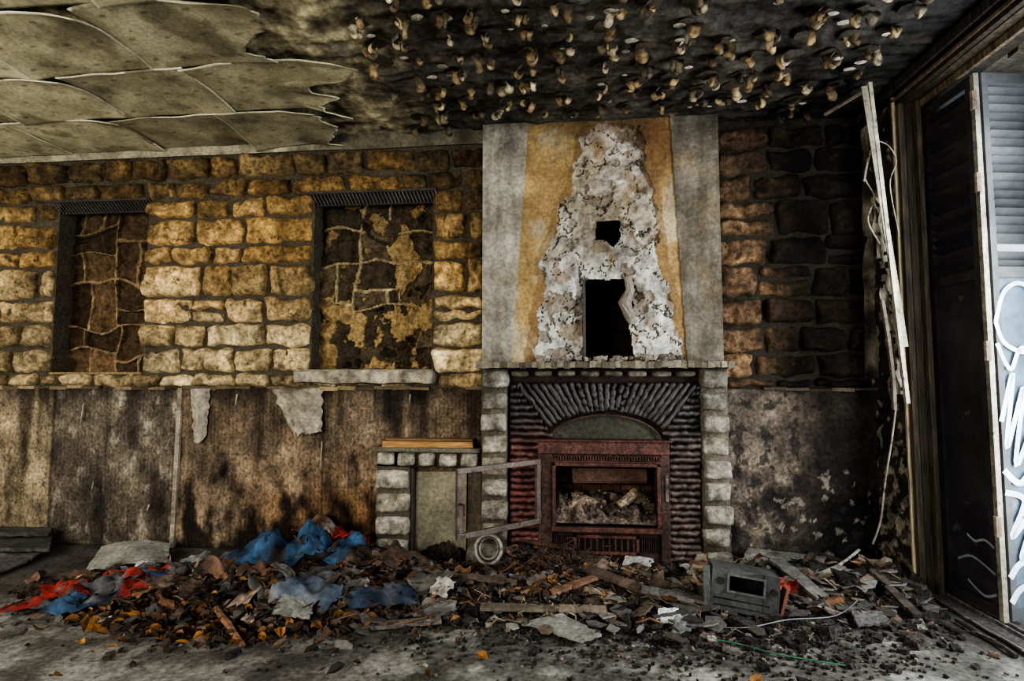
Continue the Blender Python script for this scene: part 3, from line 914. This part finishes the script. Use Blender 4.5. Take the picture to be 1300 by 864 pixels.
wire([P(1112, 178), P(1128, 185), P(1138, 205), P(1130, 235), P(1142, 300)], .003, (.32, .29, .22))
wire([P(1104, 200), P(1098, 225), P(1110, 250), P(1102, 280), P(1118, 310)], .004, (.28, .25, .18))
wire([P(1110, 180), P(1102, 205), P(1097, 230)], .006, (.28, .25, .2))
wire([P(1138, 512, -.45), P(1132, 560, -.42), P(1124, 610, -.38), P(1118, 660, -.3), P(1108, 690, -.25)], .005, (.24, .21, .17))
wire([P(1120, 380), P(1128, 430), P(1134, 480), P(1136, 520)], .012, (.12, .1, .08))
mb.obj('dangling_cords', M_cloth, cr_)
mb = MB()
def tat(a, b_):
    p = P3(1112, 250, -.46).lerp(P3(1140, 500, -.46), b_); p.x += (a-.5)*(.05+.03*nz(b_*7, 3))+.02*nz(b_*9, a)
    p.y += .02*nz(b_*14, a*3); return p, mul((.17, .155, .12), 1+.6*nz(b_*20, a*6))
mb.grid(tat, 5, 60, lambda p, q: nz(p[0]*60, p[2]*30) > -.25)
mb.obj('tattered_curtain_strip', M_cloth, cr_)

# ------------------------------------------------------------------ debris
deb = empty('burnt_debris_heap')
G = []
def gauss(px, py, sx, sy, h):
    p = FL(px, py); G.append((p.x, p.y, sx, sy, h))
gauss(400, 722, .40, .19, .15); gauss(180, 755, .5, .2, .06); gauss(320, 772, .50, .17, .11); gauss(500, 745, .3, .2, .09)
gauss(690, 722, .32, .14, .10); gauss(560, 712, .2, .12, .06); gauss(800, 725, .4, .16, .05); gauss(1080, 752, .35, .2, .08); gauss(960, 735, .3, .18, .06); gauss(1150, 740, .2, .25, .08)
gauss(620, 765, .6, .1, .03)
def Hh(x, y):
    return sum(g[4]*math.exp(-((x-g[0])/g[2])**2-((y-g[1])/g[3])**2) for g in G)
def Hm(x, y):
    h = Hh(x, y); return max(0, h*(1+1.0*fb(x, y, 2, 7, 4))-.012)
mb = MB()
def dm(a, b_):
    x = -4.0+(XR-.03+4.0)*a; y = -1.35+1.29*b_
    h = Hm(x, y); h += .03*abs(fb(x, y, 6, 24, 3)) if h > 0 else -.02
    n = fb(x, y, 5, 3, 4)
    c = mix((.065, .045, .03), (.026, .022, .02), .5+n+.5*ss(-.2, 1.0, x))
    return (x, y, h), mul(c, 1+.9*nz(x*40, y*40))
mb.grid(dm, 560, 140, lambda p, q: p[2] > -.005 or q[2] > -.005)
mb.obj('rubble_pile', M_rubble, deb)

mb = MB()
lp = [(.11, .06, .03), (.15, .08, .035), (.085, .05, .03), (.24, .12, .04), (.06, .04, .027), (.10, .075, .05), (.33, .16, .04), (.05, .038, .03), (.16, .12, .085)]
def leafm(x, y, z, s_, c):
    M = Matrix.Translation((x, y, z)) @ Matrix.Rotation(R.uniform(0, 6.3), 4, 'Z') @ Matrix.Rotation(R.uniform(-.9, .9), 4, 'X') @ Matrix.Rotation(R.uniform(-.7, .7), 4, 'Y')
    k = R.uniform(.3, 1.2)*s_*.6
    sh = [(-1, 0, 0), (-.4, -.5, k), (.35, -.45, k), (1, 0, .2*k), (.35, .45, k), (-.4, .5, k), (0, 0, -.1*k)]
    vs = [M @ Vector((a*s_*R.uniform(.85, 1.15), b_*s_*R.uniform(.8, 1.2), cc)) for a, b_, cc in sh]
    mb.add(vs, [(6, 0, 1), (6, 1, 2), (6, 2, 3), (6, 3, 4), (6, 4, 5), (6, 5, 0)], mul(c, R.uniform(.4, 1.2)))
def sc(px, py, sx, sy):
    p = FL(px, py)
    while True:
        x = R.gauss(p.x, sx); y = R.gauss(p.y, sy)
        if y < -.08 and x < XR-.12 and y > -1.75 and not (y > -.25 and CX0-.4 < x < CX1+.02): return x, y
cl = [(280, 790, .33, .10, 600), (180, 775, .3, .08, 200), (440, 765, .26, .1, 280), (660, 735, .24, .08, 430), (640, 755, .35, .06, 160), (560, 725, .2, .08, 120), (1060, 765, .25, .1, 50), (780, 735, .25, .08, 100), (240, 812, .2, .05, 110), (500, 850, 1.2, .12, 25)]
for (px, py, sx, sy, n) in cl:
    for k in range(n):
        x, y = sc(px, py, sx, sy)
        leafm(x, y, Hm(x, y)+R.uniform(.008, .035), R.uniform(.012, .036), R.choice(lp))
mb.obj('dry_leaf_litter', M_leaf, deb)

mb = MB()
def scrap(x, y, s_, c, z=None):
    M = Matrix.Translation((x, y, Hm(x, y)+.02 if z is None else z)) @ Matrix.Rotation(R.uniform(0, 6.3), 4, 'Z') @ Matrix.Rotation(R.uniform(-.7, .7), 4, 'X')
    sd = R.uniform(0, 99); cu = R.uniform(-1.2, 1.2)/s_; n = 6; vs = []; cs = []; asp = R.uniform(.4, .9)
    for j in range(n+1):
        for i in range(n+1):
            u = (i/n-.5)*s_*2; v = (j/n-.5)*s_*2*asp
            u += s_*.5*nz(v/s_*2, sd)*abs(i/n-.5)*2; v += s_*.4*nz(u/s_*2, sd, 4)
            z_ = cu*u*u*.5+s_*.35*nz(u/s_*1.5, v/s_*1.5, sd)
            vs.append(M @ Vector((u, v, z_+s_*.2))); cs.append(mul(c, max(.3, 1+.9*nz(u/s_*2, v/s_*2, sd+3))))
    fs = [(j*(n+1)+i, j*(n+1)+i+1, (j+1)*(n+1)+i+1, (j+1)*(n+1)+i) for j in range(n) for i in range(n)]
    mb.add(vs, fs, cs)
sp = [(.14, .085, .055), (.20, .14, .10), (.10, .07, .05), (.17, .16, .14), (.26, .20, .15), (.07, .055, .045), (.24, .12, .06), (.13, .13, .13)]
for (px, py, sx, sy, n) in ((290, 765, .42, .14, 170), (450, 745, .3, .13, 120), (170, 755, .3, .12, 60), (680, 735, .35, .09, 70), (1000, 750, .4, .12, 70), (800, 755, .4, .1, 60)):
    for k in range(n):
        x, y = sc(px, py, sx, sy); scrap(x, y, R.choice([1, 1, 1.6])*R.uniform(.025, .06), mul(R.choice(sp), R.uniform(.5, 1.1)))
for (px, py, s_, c) in ((75, 765, .05, (.34, .04, .03)), (105, 772, .06, (.30, .04, .03)), (90, 782, .05, (.05, .09, .16)), (150, 742, .07, (.28, .05, .035)), (170, 735, .05, (.34, .31, .27)),
                        (440, 705, .06, (.34, .04, .03)), (455, 712, .05, (.30, .04, .03)), (428, 698, .05, (.36, .33, .29)), (195, 772, .06, (.05, .09, .17)), (1000, 760, .04, (.30, .05, .03)),
                        (620, 742, .04, (.34, .31, .27)), (560, 765, .05, (.32, .30, .26)), (250, 720, .07, (.20, .20, .19)), (970, 742, .05, (.24, .10, .07)), (330, 748, .06, (.04, .09, .19))):
    p = FL(px, py, 0); scrap(p.x, p.y, s_*1.1, c, Hm(p.x, p.y)+.045)
mb.obj('torn_lining_scraps', M_cloth, deb)

mb = MB()
def chunk(x, y, s_, c, flat=.5, z=None):
    zz = Hm(x, y)+s_*flat*.6 if z is None else z
    M = Matrix.Translation((x, y, zz)) @ Matrix.Rotation(R.uniform(0, 6.3), 4, 'Z') @ Matrix.Rotation(R.uniform(-.35, .35), 4, 'X')
    mb.box(-s_, s_, -s_*.7, s_*.7, -s_*flat, s_*flat, c, M=M, jit=s_*.3)
for (px, py, sx, sy, n, dark) in ((300, 770, .6, .18, 400, .4), (700, 760, .7, .16, 1000, .6), (1080, 765, .35, .15, 1300, .92), (900, 790, .6, .15, 900, .75), (600, 800, .9, .10, 450, .6), (700, 835, 1.0, .10, 350, .5), (950, 820, .5, .13, 600, .8)):
    for k in range(n):
        x, y = sc(px, py, sx, sy); s_ = R.choice([.004, .005, .007, .010, .016])*R.uniform(.7, 1.3)
        if py > 795: s_ = min(s_, .007)
        elif R.random() < .06: s_ *= 2.2
        if R.random() < dark: c = mul((.03, .026, .023), R.uniform(.5, 1.5))
        else: c = mul(R.choice([(.24, .21, .17), (.13, .095, .065), (.18, .15, .12), (.10, .085, .075)]), R.uniform(.5, 1.2))
        chunk(x, y, s_, c)
mb.obj('scattered_rubble', M_rubble, deb)
mb = MB()
def shard(x, y, w, d, c, th=.006, tilt=.25, rz=None, z=None):
    M = Matrix.Translation((x, y, (Hm(x, y)+.018+abs(tilt)*w*.3) if z is None else z)) @ Matrix.Rotation(R.uniform(0, 6.3) if rz is None else rz, 4, 'Z') @ Matrix.Rotation(R.uniform(-tilt, tilt), 4, 'X') @ Matrix.Rotation(R.uniform(-tilt, tilt), 4, 'Y')
    n = R.choice([4, 5, 6]); off = R.uniform(0, 6)
    ring = []
    for i in range(n):
        t = off+2*pi*i/n+R.uniform(-.25, .25); ring.append((w*.5*cos(t)*R.uniform(.8, 1.2), d*.5*sin(t)*R.uniform(.8, 1.2)))
    vs = [M @ Vector((a, b_, -th/2)) for a, b_ in ring]+[M @ Vector((a, b_, th/2)) for a, b_ in ring]
    fs = [tuple(range(n-1, -1, -1)), tuple(range(n, 2*n))]+[(i, (i+1) % n, n+(i+1) % n, n+i) for i in range(n)]
    mb.add(vs, fs, c)
for (px, py, sx, sy, n) in ((500, 745, .8, .15, 90), (820, 750, .45, .14, 170), (1020, 760, .35, .12, 110), (350, 790, .4, .08, 40), (650, 790, .7, .08, 60), (700, 740, .35, .08, 50)):
    for k in range(n):
        x, y = sc(px, py, sx, sy)
        c = mul(R.choice([(.26, .25, .215), (.18, .175, .16), (.11, .10, .09), (.20, .155, .11), (.06, .05, .04), (.05, .045, .04)]), R.uniform(.45, 1.05))
        s_ = R.uniform(.03, .15); shard(x, y, s_, s_*R.uniform(.3, .8), c)
def board(pa, pb, w, c, za=.03, zb=.03, th=.016):
    a = FL(*pa); b_ = FL(*pb); a.z = Hm(a.x, a.y)+za; b_.z = Hm(b_.x, b_.y)+zb
    d = b_-a; L = d.length; d.normalize(); s1 = Vector((0, 0, 1)).cross(d).normalized(); up = d.cross(s1)
    M = Matrix(((d.x, s1.x, up.x, a.x), (d.y, s1.y, up.y, a.y), (d.z, s1.z, up.z, a.z), (0, 0, 0, 1)))
    n = 8
    for i in range(n):
        mb.box(L*i/n, L*(i+1)/n+.001, -w/2+R.uniform(-.004, .004), w/2+R.uniform(-.004, .004), -th/2, th/2, mul(c, R.uniform(.6, 1.2)), M=M)
board((560, 745), (655, 752), .05, (.13, .10, .07), .06, .05)
board((610, 778), (770, 782), .06, (.19, .165, .12))
board((745, 742), (840, 770), .08, (.13, .09, .065), .09, .05)
board((815, 765), (905, 775), .07, (.16, .15, .135), .07, .04)
board((1030, 720), (1175, 770), .05, (.05, .042, .035), .09, .06)
board((1010, 760), (1070, 745), .05, (.20, .19, .16), .04, .07)
board((700, 765), (760, 748), .05, (.20, .12, .075), .04, .07)
board((505, 765), (600, 752), .04, (.07, .058, .045), .05, .05)
board((830, 790), (940, 776), .035, (.08, .07, .06), .02, .05)
board((880, 728), (935, 742), .10, (.22, .11, .065), .06, .04)
board((880, 745), (900, 712), .06, (.26, .22, .155), .03, .14)
board((1100, 745), (1165, 790), .04, (.06, .05, .04), .05, .03)
board((450, 800), (560, 792), .05, (.20, .18, .15), .01, .02)
board((985, 745), (1045, 770), .09, (.12, .115, .10), .07, .04)
board((640, 712), (720, 728), .03, (.10, .06, .04), .12, .05)
mb.obj('plaster_shards', M_plaster, deb)

def slab(name, quad, z0s, th, col, material=M_plaster, sag=.0):
    mbb = MB(); q = [FL(a, b_) for a, b_ in quad]
    hm = sum(Hm(p.x, p.y) for p in q)/4
    for k, p in enumerate(q): p.z = max(hm, Hm(p.x, p.y)*.8)+z0s[k]+.008
    def fn(a, b_):
        p = q[0].lerp(q[1], a).lerp(q[3].lerp(q[2], a), b_); p.z += sag*sin(a*pi)*(1)+.004*nz(a*5, b_*5, quad[0][0])
        p.x += .014*nz(b_*6, a*6, 2); p.y += .012*nz(a*9, b_*3, 4); p.y = min(p.y, -.05)
        return p, mul(col, 1+.45*fb(a*2, b_*2, quad[0][0], 2, 4))
    mbb.grid(fn, 16, 10)
    return mbb.obj(name, material, mods=[('solid', th)])
slab('broken_wallboard_panel', [(0, 712), (62, 708), (66, 694), (-20, 696)], [.06, .04, .06, .06], .02, (.085, .08, .07))
slab('broken_wallboard_panel', [(-20, 738), (32, 718), (50, 708), (-20, 710)], [.01, .01, .02, .02], .012, (.12, .115, .105))
slab('broken_wallboard_panel', [(-10, 702), (60, 698), (66, 692), (-20, 694)], [.11, .09, .10, .12], .02, (.07, .066, .06))
slab('plastic_tray_panel', [(104, 735), (212, 718), (216, 702), (128, 706)], [.012, .012, .05, .05], .008, (.27, .265, .23), sag=.03)
slab('grey_board_offcut', [(665, 796), (738, 820), (764, 812), (712, 787)], [.01, .01, .012, .02], .012, (.24, .24, .21))
slab('sheet_metal_scrap', [(935, 738), (1040, 744), (1052, 728), (950, 720)], [.03, .03, .06, .08], .004, (.19, .19, .165), M_metal)
slab('paper_scrap', [(790, 732), (826, 732), (832, 720), (800, 716)], [.04, .03, .05, .08], .004, (.32, .31, .28))
slab('paper_scrap', [(834, 795), (866, 797), (862, 782), (836, 782)], [.01, .01, .03, .03], .003, (.52, .54, .54))
slab('grey_board_offcut', [(852, 812), (890, 800), (884, 785), (858, 790)], [.01, .01, .012, .02], .008, (.17, .17, .16))
slab('grey_board_offcut', [(345, 800), (392, 803), (398, 786), (362, 782)], [.03, .02, .02, .04], .01, (.22, .22, .19))
slab('grey_board_offcut', [(525, 788), (576, 785), (580, 772), (540, 770)], [.01, .01, .02, .03], .01, (.22, .21, .19))
slab('grey_board_offcut', [(1090, 800), (1130, 796), (1120, 784), (1080, 786)], [.01, .01, .02, .03], .01, (.10, .095, .085))

mb = MB()
def stick(pa, pb, za, zb, r, c):
    a = FL(*pa); b_ = FL(*pb); a.z = Hm(a.x, a.y)+za; b_.z = Hm(b_.x, b_.y)+zb
    n = 6; mb.tube([a.lerp(b_, i/n)+Vector((R.uniform(-1, 1), R.uniform(-1, 1), R.uniform(-1, 1)))*r*.4 for i in range(n+1)], r, 6, c, wob=.15)
stick((1042, 752), (1092, 732), .03, .11, .008, (.34, .32, .27))
stick((820, 745), (900, 755), .03, .03, .010, (.12, .09, .07))
stick((275, 790), (308, 825), .05, .02, .014, (.20, .11, .06))
stick((650, 720), (700, 700), .02, .12, .008, (.12, .07, .04))
stick((930, 760), (1010, 780), .02, .02, .012, (.10, .09, .08))
for k in range(420):
    x, y = sc(R.choice([300, 480, 660, 700, 820, 1050]), R.uniform(725, 790), .3, .1)
    L_ = R.uniform(.03, .14); t = R.uniform(0, 6.3); z = Hm(x, y)+.02
    x2, y2 = min(XR-.05, x+L_*cos(t+.2)), min(-.05, y+L_*sin(t+.2))
    mb.tube([(x, y, z), ((x+x2)/2, (y+y2)/2, z+R.uniform(0, .03)), (x2, y2, z+R.uniform(-.01, .03))], R.uniform(.002, .005), 5, mul(R.choice([(.14, .085, .05), (.06, .05, .04), (.22, .18, .12)]), R.uniform(.5, 1.2)))
mb.obj('broken_sticks', M_wood, deb)
mb = MB()
for k in range(80):
    x, y = sc(690, 722, .17, .06); pts = []; z = Hm(x, y)+.02
    for i in range(6):
        pts.append((x, min(-.2, y), max(z, .01))); x += R.uniform(-.05, .05); y += R.uniform(-.03, .03); z += R.uniform(-.025, .035)
    wire(pts, .002, mul((.12, .08, .06), R.uniform(.4, 1.3)))
mb.obj('tangled_rusty_wire', M_rust, deb)
mb = MB()
wire([FL(895, 812)+Vector((0, 0, .01)), FL(940, 820)+Vector((0, 0, .008)), FL(985, 832)+Vector((0, 0, .008)), FL(1030, 840)+Vector((0, 0, .008)), FL(1074, 847)+Vector((0, 0, .008))], .003, (.035, .15, .08))
mb.obj('green_cable', M_graf)
mb = MB()
wire([FL(880, 790)+Vector((0, 0, .03)), FL(905, 800)+Vector((0, 0, .02)), FL(950, 805)+Vector((0, 0, .03)), FL(1000, 795)+Vector((0, 0, .03)), FL(1060, 790)+Vector((0, 0, .03)), FL(1090, 775)+Vector((0, 0, .05))], .003, (.10, .10, .095))
mb.obj('grey_cable', M_graf)
mb = MB()
stick((1215, 790), (1290, 835), .01, .01, .010, (.07, .06, .05))
stick((1225, 788), (1300, 832), .02, .02, .005, (.22, .2, .17))
mb.obj('bent_door_track', M_metal)

# ---- cloth heap
def cloth(name, px, py, w, d, rot, amp, cf, base=.0, sc_=5.0, seed=0.0, peaks=(), mt=None):
    mbb = MB(); c0 = FL(px, py); cr1, sr1 = cos(rot), sin(rot)
    def fn(a, b_):
        u = (a-.5)*w; v = (b_-.5)*d
        u += .09*nz(u*5+seed, v*5)+.12*nz(u*2.5, seed, v); v += .08*nz(u*5, v*5+seed, 4)
        x = c0.x+u*cr1-v*sr1; y = min(-.05, c0.y+u*sr1+v*cr1)
        e = min(a, 1-a, b_, 1-b_); env = ss(0, .25, e)
        rdg = 1-abs(fb(x, y, seed, sc_, 3))*1.6
        f2 = 1-abs(nz(x*8+y*4, y*9-x*3, seed))*2; f3 = 1-abs(nz(x*20, y*14, seed))*2
        z = Hm(x, y)*.8+Hh(x, y)*.2+base+.012+env*amp*max(0, rdg)*.55+.022*f2*(.3+env)+.010*f3
        for (qx, qy, qs, qh) in peaks:
            z += qh*math.exp(-((x-qx)/qs)**2-((y-qy)/(qs*.8))**2)
        c = cf(a, b_, x, y); c = mul(c, 1+.8*fb(x, y, seed, 8, 4))
        return (x, y, max(.008, z)), c
    mbb.grid(fn, int(w/.009), int(d/.009), lambda p, q: nz(p[0]*9, p[1]*9, seed) > -.38)
    return mbb.obj(name, mt or M_cloth, smooth=True, mods=[('solid', .004)])
blue = (.026, .058, .105); bl2 = (.045, .10, .18); red = (.30, .04, .03); gr = (.17, .17, .165); br = (.12, .07, .045); wh = (.34, .31, .27)
pk = FL(390, 708)
cloth('crumpled_blue_tarp', 365, 724, 1.05, .32, .03, .07, lambda a, b_, x, y: mix(blue, bl2, .5+nz(x*5, y*5)) if nz(x*4, y*4, 2) > -.22 else (.08, .07, .065), seed=3.3, peaks=[(pk.x-.05, pk.y+.05, .12, .03)], base=.015)
cloth('crumpled_rag', 412, 706, .46, .24, -.1, .07, lambda a, b_, x, y: (red if a > .70 else (wh if a > .60 else (br if nz(x*6, y*6) > 0 else (.17, .13, .10)))), base=.07, seed=8.1, peaks=[(pk.x+.03, pk.y+.10, .12, .10)])
cloth('crumpled_rag', 140, 765, .72, .28, .25, .05, lambda a, b_, x, y: (red if nz(x*3.5, y*3.5, 5) > .15 else (blue if nz(x*3, y*3, 9) > .05 else (.13, .13, .135))), seed=12.7, base=.01)
cloth('crumpled_rag', 250, 738, .60, .26, .1, .05, lambda a, b_, x, y: (gr if nz(x*3, y*3, 7) > .05 else (.09, .08, .08)), base=.02, seed=21.2)
cloth('crumpled_blue_tarp', 490, 775, .38, .12, .05, .03, lambda a, b_, x, y: mix((.040, .065, .11), (.09, .095, .105), .5+nz(x*6, y*6, 1)*2), seed=31.2, base=.01)
cloth('crumpled_rag', 400, 782, .34, .16, .1, .05, lambda a, b_, x, y: mix((.15, .155, .16), (.08, .10, .13), .5+nz(x*6, y*6, 1)*2), seed=41.2, base=.02)
cloth('crumpled_rag', 490, 735, .5, .22, -.2, .05, lambda a, b_, x, y: mix((.10, .065, .045), (.045, .038, .033), .5+nz(x*6, y*6, 1)*2), seed=51.2, base=.03)
cloth('crumpled_rag', 300, 765, .6, .2, -.1, .04, lambda a, b_, x, y: mix((.15, .085, .055), (.06, .045, .035), .5+nz(x*6, y*6, 1)*2), seed=61.2, base=.02)

mb = MB()
c0 = P3(620, 697, -.32); c0.z = max(c0.z, .09)
for (rr_, yy, tr) in ((.075, 0, .011), (.055, .02, .007), (.068, .04, .008)):
    pts = [c0+Vector((rr_*cos(2*pi*i/28), yy+.02*sin(2*pi*i/28), rr_*sin(2*pi*i/28))) for i in range(29)]
    mb.tube(pts, tr, 7, (.24, .225, .185))
mb.obj('flue_pipe_collar', M_metal, smooth=True)

# ---- broken appliance housing
ap = empty('broken_appliance_housing')
pA = FL(944, 785)
AM = Matrix.Translation((pA.x, pA.y, .02)) @ Matrix.Rotation(-.16, 4, 'Z') @ Matrix.Rotation(.10, 4, 'Y') @ Matrix.Rotation(-.13, 4, 'X')
mb = MB(); w = .150; h = .19; d = .20; g_ = (.062, .063, .060); gd = (.018, .018, .018)
ox0, ox1, oz0, oz1 = -.07, .08, .095, .160
J = .003
mb.box(-w, ox0, 0, .012, 0, h, g_, M=AM, jit=J); mb.box(ox1, w, 0, .012, 0, h, mul(g_, .8), M=AM, jit=J)
mb.box(ox0, ox1, 0, .012, 0, oz0, g_, M=AM, jit=J); mb.box(ox0, ox1, 0, .012, oz1, h, g_, M=AM, jit=J)
mb.box(-w, -w+.008, .012, d, 0, h, g_, M=AM); mb.box(w-.008, w, .012, d, 0, h, g_, M=AM)
mb.box(-w, w, .012, d, h-.008, h, mul(g_, 1.5), M=AM, jit=J); mb.box(-w, w, .012, d, 0, .008, g_, M=AM)
mb.box(-w+.01, w-.01, d-.02, d-.01, .01, h-.01, gd, M=AM)
for (a, b_) in ((ox0-.01, ox0), (ox1, ox1+.01)): mb.box(a, b_, -.008, 0, oz0-.01, oz1+.01, mul(g_, 1.5), M=AM)
mb.box(ox0, ox1, -.008, 0, oz1, oz1+.01, mul(g_, 1.5), M=AM); mb.box(ox0, ox1, -.008, 0, oz0-.01, oz0, mul(g_, 1.5), M=AM)
mb.box(-w+.015, w-.04, -.003, 0, .02, .026, gd, M=AM, jit=.002); mb.box(-w+.015, w-.04, -.003, 0, .05, .055, gd, M=AM, jit=.002)
mb.tube([AM @ Vector((.125, 0, .12)), AM @ Vector((.125, -.02, .12))], .014, 10, gd)
mb.tube([AM @ Vector((-.11, 0, .13)), AM @ Vector((-.11, -.004, .13))], .018, 10, gd)
mb.box(-w-.02, -w+.01, .0, .02, .0, h+.02, mul(g_, 1.4), M=AM @ Matrix.Rotation(-.12, 4, 'Y'), jit=J)
mb.box(w+.005, w+.018, .03, .12, .02, .17, (.20, .08, .055), M=AM @ Matrix.Rotation(.2, 4, 'Y'))
mb.obj('casing', M_metal, ap, mods=[('bevel', .003)])

# ------------------------------------------------------------------ rest of the room
mb = MB()
mb.box(-5.2, -5.0, -5.3, -3.6, 0, CEIL, (.4, .34, .24)); mb.box(-5.2, -5.0, -1.6, .6, 0, CEIL, (.4, .34, .24))
mb.box(-5.2, -5.0, -3.6, -1.6, 0, .9, (.4, .34, .24)); mb.box(-5.2, -5.0, -3.6, -1.6, 2.4, CEIL, (.4, .34, .24))
mb.obj('wall_left', M_plaster)
mb = MB()
mb.box(-5.2, -4.0, -5.5, -5.3, 0, CEIL, (.4, .36, .28)); mb.box(1.0, 2.05, -5.5, -5.3, 0, CEIL, (.4, .36, .28))
mb.box(-4.0, 1.0, -5.5, -5.3, 0, .5, (.4, .36, .28)); mb.box(-4.0, 1.0, -5.5, -5.3, 2.5, CEIL, (.4, .36, .28))
mb.obj('wall_front', M_plaster)

# ------------------------------------------------------------------ light
w = bpy.data.worlds.new('overcast'); bpy.context.scene.world = w; w.use_nodes = True
bg = w.node_tree.nodes['Background']; bg.inputs[0].default_value = (.80, .88, 1.0, 1); bg.inputs[1].default_value = 1.5
def area(name, loc, target, sx, sy, power, col):
    l = bpy.data.lights.new(name, 'AREA'); l.shape = 'RECTANGLE'; l.size = sx; l.size_y = sy; l.energy = power; l.color = col
    o = bpy.data.objects.new(name, l); bpy.context.scene.collection.objects.link(o); o.location = loc
    o.rotation_euler = (Vector(target)-Vector(loc)).to_track_quat('-Z', 'Y').to_euler(); return o
area('window_daylight_front', (-2.2, -5.15, 1.6), (-1.2, 0, 1.4), 2.0, 1.4, 165, (1, .93, .80))
area('window_daylight_left', (-4.9, -2.6, 1.7), (0, -.4, 1.5), 1.4, 1.2, 65, (1, .96, .92))
area('doorway_daylight', (XR+.3, -1.5, 1.4), (-1.5, -.6, 1.0), 1.0, 2.0, 95, (.92, .96, 1))

cam = bpy.data.cameras.new('camera'); co = bpy.data.objects.new('camera', cam); bpy.context.scene.collection.objects.link(co)
co.location = (0, -DIST, CAMH); co.rotation_euler = (pi/2+PIT, 0, YAW)
cam.sensor_width = 36; cam.lens = FPX/1300*36; cam.clip_start = .05
bpy.context.scene.camera = co
try: bpy.context.scene.view_settings.look = 'AgX - High Contrast'
except Exception as e: print(e)
